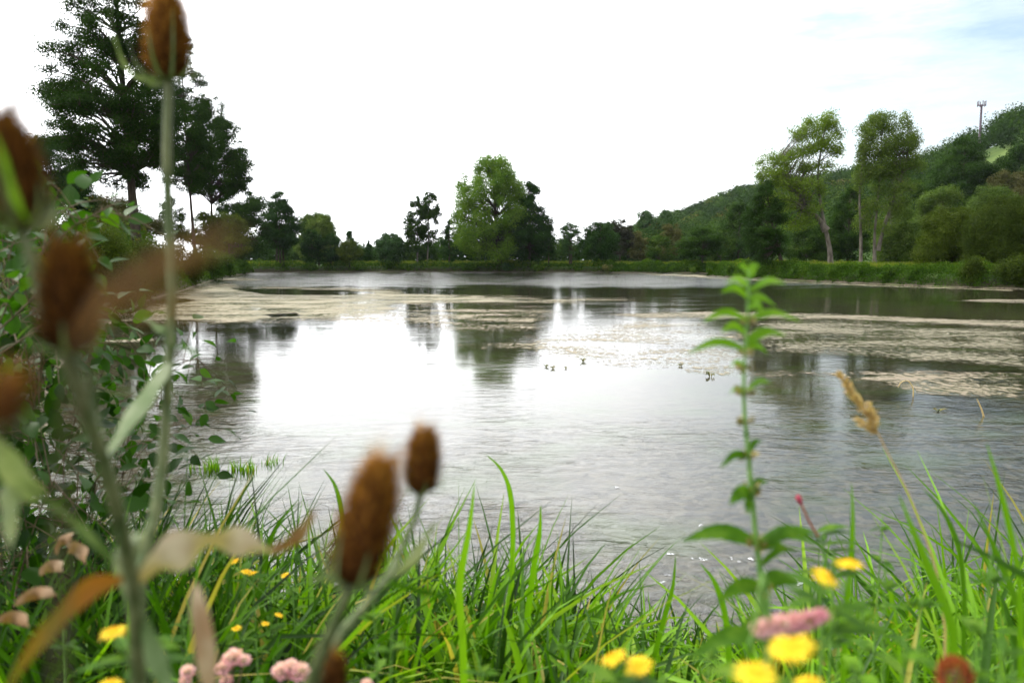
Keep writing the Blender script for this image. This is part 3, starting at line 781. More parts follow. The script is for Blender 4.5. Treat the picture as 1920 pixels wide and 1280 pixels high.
L2 = lob([(1655, 250, 44, 44), (1700, 270, 28, 48), (1668, 300, 52, 48), (1620, 300, 24, 52), (1650, 222, 22, 18), (1655, 228, 30, 26), (1628, 250, 24, 26), (1700, 235, 18, 26), (1715, 265, 17, 28), (1690, 275, 26, 30), (1655, 275, 34, 30), (1618, 290, 18, 36), (1640, 320, 30, 30), (1680, 320, 34, 28),
          (1715, 308, 20, 18), (1612, 340, 14, 24), (1660, 360, 34, 26), (1700, 350, 26, 18), (1635, 385, 24, 22), (1675, 395, 28, 20), (1650, 425, 30, 20), (1620, 410, 18, 26), (1690, 390, 30, 26)], Yw + 3, rw)
make_tree('willow_tree', 'tall round-topped willow with several straight stems, right one of the two pale crowns', 'tree', 1650, Yw + 3,
          [tp([(1640, 502), (1640, 440), (1648, 350), (1655, 230)], Yw + 3), tp([(1614, 504), (1614, 440), (1612, 360), (1622, 270)], Yw + 3), tp([(1646, 470), (1662, 410), (1690, 330), (1708, 260)], Yw + 3)],
          L2, .17, 'greywillow', 42, 'palebark', 1.4, .2, .4, 'pale crowned willows on the right bank', .3, 8, .5, tint0=.55)
tree('dark tree filling the space between the two pale willows', 1592, 345, 1556, 1630, 490, 104, 'hill', 43, n=30, prof='oval', tint0=.25)
tree('low green tree seen under the forked willow limb', 1520, 420, 1478, 1562, 492, 102, 'hill', 44, n=22, prof='round', tint0=.4)
tree('grey-green sallow right of the round-topped willow', 1690, 392, 1640, 1742, 494, 92, 'greywillow', 45, n=26, prof='round', tint0=.3)
tree('tall mid green tree behind the grey-green sallow', 1722, 338, 1672, 1775, 470, 125, 'hill', 46, n=28, prof='oval', tint0=.35)
tree('big yellow-green bushy willow at the water edge', 1782, 390, 1718, 1850, 532, 64, 'olive', 47, n=44, prof='round', name='willow_tree', tint0=.35, tr=.12, trunks=3)
tree('dark green bushy willow filling the right edge by the water', 1890, 372, 1825, 1990, 536, 59, 'olive', 48, n=50, prof='round', name='willow_tree', tint0=.12, tr=.12, trunks=2)
tree('tall dark tree below the telecom mast on the slope', 1806, 262, 1742, 1862, 420, 132, 'alder', 49, n=40, flat=.55, prof='oval', tint0=.55)
tree('pale grey-green willow on the lower slope below the dark tree', 1762, 352, 1715, 1812, 440, 112, 'greywillow', 50, n=24, prof='round', tint0=.4)
tree('dark tree at the right photo edge beside the hill meadow', 1908, 262, 1866, 1975, 420, 136, 'hill', 51, n=28, prof='oval', tint0=.2)
tree('rust-tinged tree on the slope below the hill meadow', 1886, 322, 1846, 1935, 430, 120, 'rust', 52, n=22, prof='round', tint0=.1)
tree('light olive tree on the slope at right above the dark willow', 1860, 352, 1810, 1920, 450, 98, 'greywillow', 53, n=26, prof='round', tint0=.25)
# trees behind the left bank
tree('dim tree at the left edge behind the teasel head', 95, 258, 20, 170, 400, 60, 'darktree', 60, n=34, prof='round', tint0=.4)
tree('brownish low tree behind the tallest alder trunk', 200, 372, 130, 290, 450, 72, 'rust', 61, n=30, prof='round', tint0=.05, dens=1.9)
tree('small light tree between tallest alder trunk and teasel stem', 322, 368, 284, 358, 450, 76, 'hill', 62, n=22, prof='alder', tint0=.5, dens=2)
tree('round green tree behind the two thin alder trunks', 385, 400, 345, 425, 460, 82, 'olive', 63, n=20, prof='round', tint0=.3)

# far wood reading as one mass behind the far bank
def wood(label, pts, leafk, mat, seed, per=300, name='wood'):
    r = rng(seed); mb = MB()
    for (X, Y, h, w, ti) in pts:
        z = float(ground(np.array(X), np.array(Y)))
        n = 7
        lo = np.stack([r.uniform(-.5, .5, n) * w, r.uniform(-.5, .5, n) * w, h * r.uniform(.4, .85, n)], 1)
        lo[0] = (0, 0, h * .82)
        rad = w * r.uniform(.28, .42, n)
        k = r.integers(0, n, per)
        D = norm(r.normal(size=(per, 3)) + (0, -.15, .35))
        C = lo[k] + D * rad[k][:, None] * r.uniform(.7, 1.08, (per, 1)) * np.array([1, 1, .95])
        C += (X, Y, z)
        kt = r.uniform(-.07, .07, n)
        leaf_quads(mb, C, leafk * Y, r, .75, .3, np.clip(ti + kt[k] + r.uniform(-.08, .08, per), 0, 1), D * 1.6)
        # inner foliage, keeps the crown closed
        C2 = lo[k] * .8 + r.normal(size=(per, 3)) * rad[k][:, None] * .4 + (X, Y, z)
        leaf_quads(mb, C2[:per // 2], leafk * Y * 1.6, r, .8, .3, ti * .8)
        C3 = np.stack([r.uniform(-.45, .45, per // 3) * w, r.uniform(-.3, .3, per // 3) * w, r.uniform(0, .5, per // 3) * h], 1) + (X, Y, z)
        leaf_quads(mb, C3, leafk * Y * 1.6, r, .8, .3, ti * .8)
    return tag(mb.build(name, M[mat]), label, 'woodland', kind='stuff')
r = rng(5); pts = []
for px in np.arange(400, 1420, 9):
    Y = r.uniform(150, 185)
    row = np.interp(px, [400, 560, 660, 700, 770, 860, 1000, 1100, 1190, 1300, 1420], [436, 448, 462, 465, 458, 446, 446, 452, 448, 444, 436]) + r.uniform(-9, 9)
    h = (HOR - row) / F * Y + 1.0
    pts.append(((px - 960) / F * Y, Y, h, h * r.uniform(.8, 1.2), r.choice([.15, .25, .3, .45, .65])))
wood('distant belt of trees closing the view behind the far bank', pts, .0026, 'hill', 6)
# left side backing thicket
pts = []
for i in range(80):
    Y = r.uniform(26, 75); px = r.uniform(-60, 470)
    X = (px - 960) / F * Y
    if sdist(np.array(X), np.array(Y)) < 2.5: continue
    pts.append((X, Y, r.uniform(1.8, 4.0), r.uniform(2.5, 4.5), r.choice([.45, .6, .75, .92])))
wood('thicket of scrub behind the left bank', pts, .0042, 'hill', 7, per=420, name='scrub')
# wood on the hillside
r = rng(15); pts = []
MEADOW = at(1862, 296, 1.0)
def meadow_hit(X, Y, top, w):
    px = 960 + F * X / Y; row = HOR - (top - CAMZ) / Y * F; low = HOR - (float(ground(np.array(X), np.array(Y))) - CAMZ) / Y * F
    hw = w * .55 / Y * F
    return (px + hw > 1838 and px - hw < 1896 and row < 312 + (px - 1862) * .1 and low > 284)
for i in range(5200):
    px = r.uniform(1120, 2250); yr = float(np.interp(px, _pk, _yk)); Y = r.uniform(max(.3 * yr, 112), yr + 25)
    X = (px - 960) / F * Y
    if r.uniform() > Y / yr: continue
    if any((X - q[0]) ** 2 + (Y - q[1]) ** 2 < 4.0 ** 2 * (1 + Y / 700) for q in pts[-900:]): continue
    h = r.uniform(7.5, 11); w = r.uniform(5.5, 9)
    z = float(ground(np.array(X), np.array(Y)))
    if meadow_hit(X, Y, z + h, w): continue
    pts.append((X, Y, h, w, float(r.choice([.1, .2, .28, .36, .5, .62, .78, .98], p=[.16, .2, .2, .16, .12, .08, .06, .02]))))
wood('mixed woodland covering the hillside on the right', pts, .0024, 'hill', 16, per=260)
print('hill trees', len(pts))

# hill meadow
def hill_meadow():
    xs = np.linspace(1825, 1905, 26); 
    mb = MB(); V = []; Ys = np.linspace(165, 300, 46)
    for Y in Ys:
        for px in xs:
            X = (px - 960) / F * Y
            V.append((X, Y, float(ground(np.array(X), np.array(Y))) + .25))
    nx = len(xs); f = [(i * nx + j, i * nx + j + 1, (i + 1) * nx + j + 1, (i + 1) * nx + j) for i in range(len(Ys) - 1) for j in range(nx - 1)]
    mb.add(V, f)
    o = mb.build('meadow', solid('meadow_grass', (.045, .08, .018), (.075, .11, .025), .12, .9, .1), smooth=True)
    tag(o, kind='structure')
hill_meadow()

# telecom mast
def mast():
    Y = 262; X = xcol(1838, 240, Y); gz = float(ground(np.array(X), np.array(float(Y)))); zt = zrow(197, Y)
    root = empty('telecom_mast', (X, Y, gz), 'slim dark telecom mast with a crown of antennas on the wooded hill', 'mast')
    mb = MB(); tube(mb, [(X, Y, gz - .5), (X, Y, (gz + zt) / 2), (X, Y, zt)], [.42, .36, .30], 12); mb.build('pole', M['mast'], root, True)
    mb = MB(); th = np.linspace(0, 2 * math.pi, 25)
    tube(mb, np.stack([X + 1.15 * np.cos(th), Y + 1.15 * np.sin(th), np.full(25, zt - .1)], 1), .09, 6)
    for k in range(6):
        a = k * math.pi / 3 + .3
        tube(mb, [(X, Y, zt - .5), (X + 1.15 * math.cos(a), Y + 1.15 * math.sin(a), zt - .1)], .07, 5)
    mb.build('antenna_ring', M['mast'], root)
    for k in range(6):
        a = k * math.pi / 3 + .3; mb = MB(); x, y = X + 1.2 * math.cos(a), Y + 1.2 * math.sin(a)
        tube(mb, [(x, y, zt - .5), (x, y, zt + 1.2)], .13, 6); mb.build('antenna', M['mast'], root)
mast()

# ------------------------------------------------------------------ bank vegetation
def shore_points(n, r, dmin, dmax, pred):
    """random points outside the water within a band along the shore"""
    out = []
    seg = np.vstack([POND, POND[:1]]); ln = np.hypot(*np.diff(seg, axis=0).T); cs = np.concatenate([[0], np.cumsum(ln)])
    while sum(len(o) for o in out) < n:
        u = r.uniform(0, cs[-1], n * 2); k = np.searchsorted(cs, u) - 1; t = (u - cs[k]) / ln[k]
        p = seg[k] * (1 - t[:, None]) + seg[k + 1] * t[:, None]
        d = (seg[k + 1] - seg[k]) / ln[k][:, None]; nrm = np.stack([d[:, 1], -d[:, 0]], 1)
        q = p + nrm * r.uniform(dmin, dmax, (len(p), 1)) * np.where(POND_CCW, 1, -1)
        s = sdist(q[:, 0], q[:, 1]); ok = (s > dmin * .5 - .02) & pred(q[:, 0], q[:, 1])
        out.append(q[ok])
    return np.vstack(out)[:n]
POND_CCW = (np.sum(POND[:, 0] * np.roll(POND[:, 1], -1) - np.roll(POND[:, 0], -1) * POND[:, 1]) > 0)
r = rng(21)
farpred = lambda X, Y: Y > 26
q = np.vstack([shore_points(110000, r, .1, 7.0, farpred), shore_points(90000, r, .05, 3.5, lambda X, Y: (Y > 40) & (X > 14))])
Yq = q[:, 1]; s = sdist(q[:, 0], q[:, 1]); gz = ground(q[:, 0], q[:, 1])
und = np.clip(.5 + .38 * np.sin(q[:, 0] * .75 + np.sin(q[:, 1] * .4) * 2) * np.sin(q[:, 0] * .23 + q[:, 1] * .5) + .3 * np.sin(q[:, 0] * 2.1 + q[:, 1] * 1.3) * np.sin(q[:, 0] * 1.3 - q[:, 1] * 1.9), 0, 1.3)
hh = (.2 + 1.0 * und) * sstep(-.15, .35, s) * np.where(s < 2, 1, .75)
C = np.stack([q[:, 0], q[:, 1], gz + hh * r.uniform(0, 1, len(q)) ** .7], 1)
mb = MB(); leaf_quads(mb, C, .0019 * Yq + .03, r, .55, .4, np.clip(.3 + .45 * (und - .5) + .45 * sstep(1.0, 3.5, s) + r.uniform(-.25, .25, len(q)), 0, 1))
tag(mb.build('bank_vegetation', M['bank']), 'low weeds and herbs along the far banks', 'vegetation', kind='stuff')
# meadow grass behind the shore
q = shore_points(60000, r, 2.0, 16, farpred)
gz = ground(q[:, 0], q[:, 1]); h = r.uniform(.35, .9, len(q)); w = .0009 * q[:, 1] + .01
a = r.uniform(0, math.pi, len(q)); dx = np.cos(a) * w; dy = np.sin(a) * w; tx = r.normal(size=len(q)) * .12; ty = r.normal(size=len(q)) * .12
V = np.stack([np.stack([q[:, 0] - dx, q[:, 1] - dy, gz - .02], 1), np.stack([q[:, 0] + dx, q[:, 1] + dy, gz - .02], 1), np.stack([q[:, 0] + tx, q[:, 1] + ty, gz + h], 1)], 1).reshape(-1, 3)
mb = MB(); mb.add(V, np.arange(len(V)).reshape(-1, 3), np.repeat(np.clip(r.normal(.86, .12, len(q)), 0, 1), 3))
tag(mb.build('meadow_grass', M['bank']), 'tall sunlit grass on the flat banks around the pond', 'grass', kind='stuff')

# shrubs along the far and left banks
def shrub(label, px, top, bottom, hw, Y, mat, seed, group='shrubs along the banks', tint0=.4, name='bank_shrub', dens=3.2, leaf=None):
    Y = dry(px, Y * .96, .5)
    m = Y / F; X = (px - 960) * m; gz = max(CAMZ + (HOR - bottom) * m, -.02); zt = CAMZ + (HOR - top) * m; w = hw * m
    r = rng(seed); n = 11
    L = np.stack([X + r.uniform(-.6, .6, n) * w, Y + r.uniform(-.5, .5, n) * w, gz + (zt - gz) * r.uniform(.25, .72, n), w * r.uniform(.35, .55, n), w * r.uniform(.35, .55, n), (zt - gz) * r.uniform(.25, .34, n)], 1)
    base = (X, Y, gz - .1)
    return make_tree(name, label, 'shrub', px, Y, [[base, (X, Y, gz + .3 * (zt - gz)), (X + .1 * w, Y, gz + .7 * (zt - gz))]], L, leaf or max(.0023 * Y, .05), mat, seed, 'bark', dens, .03 + .01 * (zt - gz), .05, group, .5, 7, .4, tint0=tint0)
SH = [(731, 487, 507, 14, 116, 'bank', .35, 'round green shrub on the far bank left of the paired alders'),
      (762, 492, 508, 10, 115, 'bank', .4, 'low shrub at the foot of the left paired alder'),
      (878, 490, 509, 17, 114, 'bank', .3, 'wide green shrub on the far bank left of the poplar trunk'),
      (953, 491, 510, 13, 113, 'blue', .25, 'round blue-green shrub just right of the poplar trunk'),
      (676, 494, 508, 10, 117, 'bank', .4, 'small shrub on the far bank right of the bright grass strip'),
      (585, 492, 508, 14, 118, 'bank', .35, 'low shrub below the grey-green willow'),
      (1010, 496, 510, 10, 114, 'bank', .5, 'small shrub at the foot of the dark poplar neighbour'),
      (1085, 497, 511, 13, 113, 'bank', .45, 'low shrub below the sparse jagged tree'),
      (1140, 496, 512, 12, 112, 'rust', .7, 'pinkish brown shrub left of the pond corner'),
      (1240, 496, 513, 12, 108, 'bank', .4, 'small shrub below the mid green small tree'),
      (1300, 492, 515, 14, 100, 'bank', .5, 'bright shrub below the umbrella-shaped tree'),
      (1335, 492, 517, 12, 94, 'bank', .3, 'dark green shrub at the corner where the right bank begins'),
      (1375, 490, 520, 14, 86, 'bank', .4, 'green shrub behind the blurred plant tip'),
      (1425, 496, 522, 12, 80, 'bank', .3, 'dark shrub below the ivy-dark leaning tree'),
      (1500, 490, 526, 18, 72, 'bank', .35, 'dense shrub just right of the leaning tree foot'),
      (1565, 496, 529, 18, 68, 'bank', .4, 'leafy shrub below the forked willow trunk'),
      (1618, 500, 532, 12, 66, 'bank', .15, 'small dark round shrub below the straight willow stems'),
      (1665, 494, 533, 18, 64, 'bank', .35, 'pale leafy shrub left of the last bright bank shrub'),
      (1712, 500, 535, 15, 62, 'bank', .3, 'bright round shrub left of the yellow-green willow'),
      (1905, 470, 543, 40, 54, 'olive', .1, 'dark shrub mass under the rightmost willow'),
      (1820, 480, 540, 28, 58, 'olive', .15, 'dark shrub between the two bushy willows'),
      # left bank
      (452, 486, 514, 16, 100, 'bank', .35, 'last green shrub at the far end of the left bank'),
      (424, 474, 522, 24, 78, 'bank', .4, 'green shrub in the left bank row with pale shoots'),
      (392, 462, 532, 30, 62, 'bank', .3, 'leafy green shrub below the rightmost alder'),
      (355, 452, 545, 34, 48, 'olive', .3, 'olive shrub overhanging the algae raft on the left'),
      (312, 448, 562, 42, 38, 'olive', .35, 'olive shrub behind the teasel stem on the left bank'),
      (262, 440, 580, 55, 30, 'olive', .3, 'brownish olive shrub behind the blurred teasel parts'),
      (190, 420, 610, 70, 24, 'olive', .25, 'large dim shrub behind the blurred brown head'),
      (95, 415, 640, 80, 18, 'bank', .15, 'dark green shrub at the far left behind the foliage')]
for i, (px, t, b, hw, Y, mt, ti, lab) in enumerate(SH):
    shrub(lab, px, t, b, hw, Y, mt, 300 + i, tint0=ti)

# ------------------------------------------------------------------ things in and on the water
def tuft(label, px, row, hpx, wpx, seed, n=40, straw=.15):
    r = rng(seed); p = wat(px, row); m = p[1] / F
    mb = MB()
    for i in range(n):
        b = p + np.array([r.normal() * wpx * m * .35, r.normal() * wpx * m * .35, -.06]); h = hpx * m * r.uniform(.45, 1.05)
        d = r.normal(size=2) * .22 * h
        P = catmull([b, b + (d[0] * .3, d[1] * .3, h * .6), b + (d[0], d[1], h)], 6)
        ribbon(mb, P, .004 * (1 - np.linspace(0, 1, 6) ** 2) + .0004, side=np.array([1, r.normal() * .4, 0]), tint=float(np.clip(r.normal(.7, .15), 0, 1)))
    return tag(mb.build('grass_tuft', M['grass']), label, 'water grass', 'grass tufts growing out of the water')
tuft('bright grass tuft in the water, leftmost and tallest', 397, 880, 42, 30, 1, 55)
tuft('short grass tuft in the water, second from the left', 440, 880, 32, 16, 2, 26)
tuft('grass tuft in the water just right of the short one', 461, 882, 40, 26, 3, 40)
tuft('thin grass tuft with one tall blade, nearest open water', 508, 868, 30, 28, 4, 30)
tuft('small grass tuft in the water hugging the near left bank', 362, 878, 26, 18, 5, 16)
def tallblade():
    pass
def debris(label, px, row, wpx, seed, up=1.0):
    r = rng(seed); p = wat(px, row); m = p[1] / F; mb = MB(); w = wpx * m
    for i in range(7):
        a = r.uniform(0, 6.28); L = w * r.uniform(.3, .6)
        b = p + np.array([math.cos(a) * w * .15, math.sin(a) * w * .15, 0])
        P = catmull([b, b + (math.cos(a) * L * .5, math.sin(a) * L * .3, L * .8 * up), b + (math.cos(a) * L, math.sin(a) * L * .6, L * r.uniform(.2, .9) * up)], 6)
        ribbon(mb, P, w * .13 * np.sin(np.linspace(.15, 3.0, 6)), fold=.5, tint=r.uniform(0, .4))
    return tag(mb.build('water_weed', M['whorl']), label, 'water weed', 'bits of dark weed poking out of the pond')
for i, (lab, px, row, w) in enumerate([('dark curled weed, leftmost of the bits near the middle', 1024, 688, 10), ('small ring-shaped weed beside the leftmost bit', 1037, 691, 11),
        ('dark weed scrap right of the ring-shaped one', 1061, 691, 8), ('leafy weed scrap at the upper edge of the speckled algae', 1094, 678, 13),
        ('brown weed sprig standing at the right end of the speckled algae', 1332, 706, 18), ('brown low weed sprig left of the standing one', 1276, 686, 12),
        ('flat brown leaf scrap floating right of the seed grass', 1760, 770, 24)]):
    debris(lab, px, row, w, 400 + i, .3 if i == 6 else 1)
def stick(label, pts, rad, Y=None, arch=False):
    P = catmull([at(x, y, Y) for x, y in pts], 12); mb = MB(); tube(mb, P, np.linspace(rad, rad * .5, 12), 6, .8)
    return tag(mb.build('dead_stem', M['straw']), label, 'dead stem', 'dead stems standing in the pond')
Yd = wat(1712, 742)[1]
stick('bleached dead stem arching out of the algae at right', [(1712, 744), (1712, 728), (1703, 714), (1690, 716), (1684, 726)], .008, Yd)
Yd = wat(1842, 780)[1]
stick('straight dead stem sticking out of the dark water at right', [(1845, 782), (1840, 766), (1832, 748)], .011, Yd)
# foam flecks
r = rng(8)
for i, (px, row, w, lab) in enumerate([(1505, 1093, 26, 'largest white foam patch by the yellow flowers'), (1318, 1048, 14, 'white foam fleck left of the leafy stem'), (1372, 1047, 10, 'foam fleck almost touching the leafy stem'),
        (1298, 1047, 7, 'tiny foam dot left of the foam fleck'), (1408, 1048, 12, 'foam fleck right of the leafy stem'), (1386, 1053, 7, 'tiny foam dot under the leafy stem leaf'),
        (1255, 1078, 9, 'small foam fleck near the grass tips'), (1243, 1092, 10, 'small foam fleck nearest the grass tips'), (1315, 985, 9, 'lone foam fleck further out on the dark water'),
        (1158, 914, 14, 'white feather-like fleck far out on the lilac water'), (1512, 1110, 12, 'foam fleck just below the largest foam patch'), (1258, 1037, 14, 'pale foam ring above the grass tips')]):
    p = wat(px, row); m = p[1] / F; mb = MB()
    for k in range(9):
        c = p + np.array([r.normal() * w * m * .28, r.normal() * w * m * .3, 0.0]); R = w * m * r.uniform(.05, .17)
        th = np.arange(10) * 2 * math.pi / 10
        V = [c + (0, 0, R * .45 + .003)] + [c + (math.cos(t) * R, math.sin(t) * R, .002) for t in th]
        V2 = [c + (math.cos(t) * R * .7, math.sin(t) * R * .7, R * .33 + .003) for t in th]
        V = np.array(V + V2)
        mb.add(V, [(1 + j, 1 + (j + 1) % 10, 11 + (j + 1) % 10, 11 + j) for j in range(10)])
        mb.add(V, [(11 + j, 11 + (j + 1) % 10, 0) for j in range(10)])
    tag(mb.build('foam_fleck', M['foam'], smooth=True), lab, 'foam', 'foam flecks drifting on the near water')
# a swimming bird far out
def bird():
    p = wat(1157, 519); root = empty('water_bird', p, 'tiny pale water bird swimming far out below the spiky dark tree', 'bird')
    mb = MB(); x, y = p[0], p[1]; K = .6
    P = catmull([(x - .14, y, .05), (x - .06, y, .05), (x + .06, y, .05), (x + .14, y, .08)], 9)
    tube(mb, P, np.array([.02, .06, .09, .10, .10, .09, .07, .045, .02]) * K, 8)
    P = catmull([(x - .10, y, .07), (x - .12, y, .13), (x - .13, y, .16), (x - .17, y, .155)], 9)
    tube(mb, P, np.array([.045, .035, .03, .03, .04, .045, .03, .015, .008]) * K, 8)
    mb.build('body', M['palebark'], root, True)
bird()

# ------------------------------------------------------------------ near bank
# height of the grass tips by photo column
TOPROW = lambda px: np.interp(px, [-200, 0, 200, 330, 440, 560, 640, 760, 900, 1000, 1080, 1160, 1260, 1340, 1420, 1500, 1600, 1700, 1800, 1870, 1960, 2200],
                              [780, 800, 800, 830, 900, 945, 925, 920, 910, 950, 1010, 1050, 1090, 1130, 1120, 1050, 975, 950, 930, 890, 860, 840])
def blade(mb, b, h, lean, width, r, bend=.5, tint=.5, seg=8):
    a = r.uniform(0, 2 * math.pi); d = np.array([math.cos(a), math.sin(a), 0]) * lean
    t = np.linspace(0, 1, seg)[:, None]
    P = b + d * (t ** 2) * h + np.array([0, 0, 1]) * h * (t - bend * t ** 3 * .55)
    if r.uniform() < .28:
        tk = r.uniform(.45, .8); e = np.clip(t - tk, 0, 1); a2 = a + r.uniform(-1, 1)
        P = P - np.array([0, 0, 1]) * e * h * r.uniform(.9, 1.7) + np.array([math.cos(a2), math.sin(a2), 0]) * e * h * r.uniform(.3, .9)
    if r.uniform() < .05: tint = r.uniform(.95, 1)
    w = width * (np.minimum(1, t[:, 0] * 6 + .5) * (1 - t[:, 0] ** 2.4)) + .0003
    sa = r.normal(0, .75)
    side = np.array([math.cos(sa), math.sin(sa), 0])
    ribbon(mb, P, w, side=side, fold=.35, tint=tint)
def near_grass(label, n, ylo, yhi, pxlo, pxhi, seed, wid=(.003, .0075), short=0, tmu=.5):
    r = rng(seed); mb = MB()
    k = 0
    while k < n:
        px = r.uniform(pxlo, pxhi); Y = r.uniform(ylo, yhi); X = (px - 960) / F * Y
        sd = float(sdist(np.array(X), np.array(Y)))
        if sd < -.25: continue
        # tufted growth
        if math.sin(X * 9 + 1.3 * math.sin(Y * 7)) * math.sin(Y * 8 + X * 3) < r.uniform(-1.2, .3): continue
        k += 1
        gz = float(ground(np.array(X), np.array(Y)))
        zt = CAMZ - (float(TOPROW(px)) - HOR) / F * Y
        hmax = max(zt - gz, .12)
        u = r.uniform() ** 1.2
        h = hmax * (1.04 - .7 * u) * (1 if not short else .6)
        h = min(h, 1.15)
        if 1100 < px < 1500: h *= .9
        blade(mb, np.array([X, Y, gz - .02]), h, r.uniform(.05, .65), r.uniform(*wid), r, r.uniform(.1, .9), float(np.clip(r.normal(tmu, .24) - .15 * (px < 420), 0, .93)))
    return tag(mb.build('bank_grass', M['grass']), label, 'grass', kind='stuff')
near_grass('dense reed-like grass fringing the near bank', 4400, 1.7, 3.5, 330, 1500, 51, (.006, .012), tmu=.42)
near_grass('broad bladed grass on the right part of the near bank', 1500, 1.1, 3.2, 1440, 2150, 62, (.006, .0125), tmu=.58)
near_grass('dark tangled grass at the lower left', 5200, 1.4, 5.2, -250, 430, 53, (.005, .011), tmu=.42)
near_grass('broad flat reed leaves standing among the near grass', 1700, 1.8, 3.3, 420, 1560, 55, (.010, .0155), tmu=.7)
near_grass('short undergrowth grass at the bottom of the view', 1800, 1.2, 2.4, 200, 1750, 54, (.003, .007), 1, tmu=.35)

# tangled weeds along the left near shore
r = rng(91); q = []
while len(q) < 5200:
    Y = r.uniform(2.6, 11); X = -2.9 - (Y - 2.6) * .48 + r.uniform(-2.8, .55)
    sd_ = float(sdist(np.array(X), np.array(Y)))
    if sd_ < -.25: continue
    g_ = max(float(ground(np.array(X), np.array(Y))), 0)
    hm = (.35 + .45 * (.5 + .5 * math.sin(X * 2.7 + Y * 1.9) * math.sin(Y * 2.3))) * min(1, .5 + sd_)
    q.append((X, Y, g_ + hm * r.uniform(.02, 1.1) ** .8))
q = np.array(q); D = r.normal(size=q.shape) + (0, 0, .4)
mb = MB(); scatter(mb, leaf_template(.42, 6, .3, .75, .3), q, D, r.uniform(.05, .13, len(q)) * (.8 + .04 * q[:, 1]), r, np.clip(r.normal(.32, .2, len(q)), 0, .95), .6)
for k in range(0, len(q), 6): tube(mb, [q[k] * (1, 1, 0) + (r.normal() * .05, 0, max(0, q[k][2] - .5)), q[k]], [.002, .001], 3, .3)
tag(mb.build('shore_weeds', M['shrub']), 'tangled dark weeds along the near left shore', 'weeds', kind='stuff')

# tall single blades that stand clear
def big_blade(label, pts, Y, w, tint=.6, mat='grass'):
    P0 = [at(x, y, Y) for x, y in pts]
    P = to_ground_curve(P0, 22, 6); t = np.linspace(0, 1, len(P))
    W = w * .62 / F * Y * np.clip(t * 2.4, 0, 1) ** .8 + .0003
    mb = MB(); ribbon(mb, P, W, side=np.array([1, .25, 0]), fold=.35, tint=tint)
    return tag(mb.build('tall_grass', M[mat]), label, 'tall grass', 'single tall blades of grass')
for lab, pts, Y, w, t in [
    ('broad bright blade rising highest at the right edge', [(1850, 830), (1872, 900), (1895, 990), (1915, 1090)], 1.0, 11, .62),
    ('long broad blade leaning left in front of the right bank', [(1685, 925), (1720, 1010), (1755, 1090), (1790, 1180)], .95, 15, .6),
    ('upright narrow blade left of the broad leaning one', [(1597, 905), (1600, 980), (1596, 1060), (1590, 1130)], 1.1, 10, .6),
    ('arched blade behind the right bank grass', [(1730, 915), (1770, 960), (1800, 1030), (1810, 1120)], 1.3, 9, .45),
    ('blade curving up second from the right edge', [(1828, 945), (1858, 1010), (1880, 1060), (1930, 1180)], 1.1, 12, .5),
    ('dark blade crossing the right bank grass sideways', [(1760, 1000), (1820, 1025), (1890, 1060), (1960, 1110), (1990, 1200)], .9, 11, .3),
    ('hooked blade with bent tip above the middle grass', [(912, 852), (940, 880), (957, 925), (962, 1000), (960, 1080)], 2.2, 8, .75),
    ('upright blade with blunt tip right of the hooked one', [(1014, 945), (1012, 1000), (1002, 1060), (990, 1150)], 2.0, 10, .7),
    ('long pale blade down the middle of the grass', [(890, 905), (880, 990), (862, 1100), (868, 1200)], 1.4, 11, .8),
    ('single upright blade left of the leafy stem', [(1267, 1040), (1262, 1100), (1246, 1160), (1225, 1240)], 1.9, 9, .55),
    ('blade with bent top just left of the leafy stem', [(1312, 1055), (1340, 1090), (1360, 1150), (1368, 1230)], 1.6, 10, .6),
    ('leaning blade tip at the left over open water', [(478, 890), (455, 925), (432, 965), (415, 1030)], 2.1, 6, .25),
    ('forked looking blade beside the large teasel head', [(606, 878), (628, 910), (640, 960), (648, 1050)], 2.0, 7, .55),
    ('thin blade crossing above the left water edge', [(560, 935), (520, 985), (500, 1040), (490, 1120)], 2.0, 8, .45)]:
    big_blade(lab, pts, Y, w, t)

# seed grass on the right
def seed_grass():
    Y = 1.05
    base = at(1770, 1180, Y); g = float(ground(np.array(base[0]), np.array(base[1])))
    root = empty('seed_grass', (base[0], base[1], g), 'straw coloured grass panicle arching over the water at right', 'grass')
    mb = MB(); P = to_ground_curve([at(*q, Y) for q in [(1578, 706), (1610, 750), (1640, 800), (1665, 850), (1705, 930), (1740, 1020), (1760, 1090), (1772, 1180)]], 34, 6)
    tube(mb, P, np.linspace(.0005, .0016, len(P)), 6, .6); mb.build('stem', M['straw'], root, True)
    r = rng(3); mb = MB(); tm = leaf_template(.28, 5, .1)
    O = []; D = []
    for br, n in (([(1640, 812), (1625, 775), (1600, 740), (1576, 704)], 260), ([(1642, 815), (1640, 790), (1632, 764)], 80), ([(1640, 812), (1625, 800), (1612, 788)], 50)):
        Pb = catmull([at(x, y, Y) for x, y in br], 40); T = norm(np.gradient(Pb, axis=0))
        k = r.integers(0, 40, n); fat = np.sin(np.clip(k / 39., .05, .97) * math.pi)[:, None]
        O.append(Pb[k] + r.normal(size=(n, 3)) * .0022 * fat); D.append(T[k] + r.normal(size=(n, 3)) * .35)
    O = np.vstack(O); D = np.vstack(D); scatter(mb, tm, O, D, r.uniform(.007, .012, len(O)), r, r.uniform(.1, .8, len(O)), 2)
    mb.build('seed_head', M['straw'], root)
seed_grass()

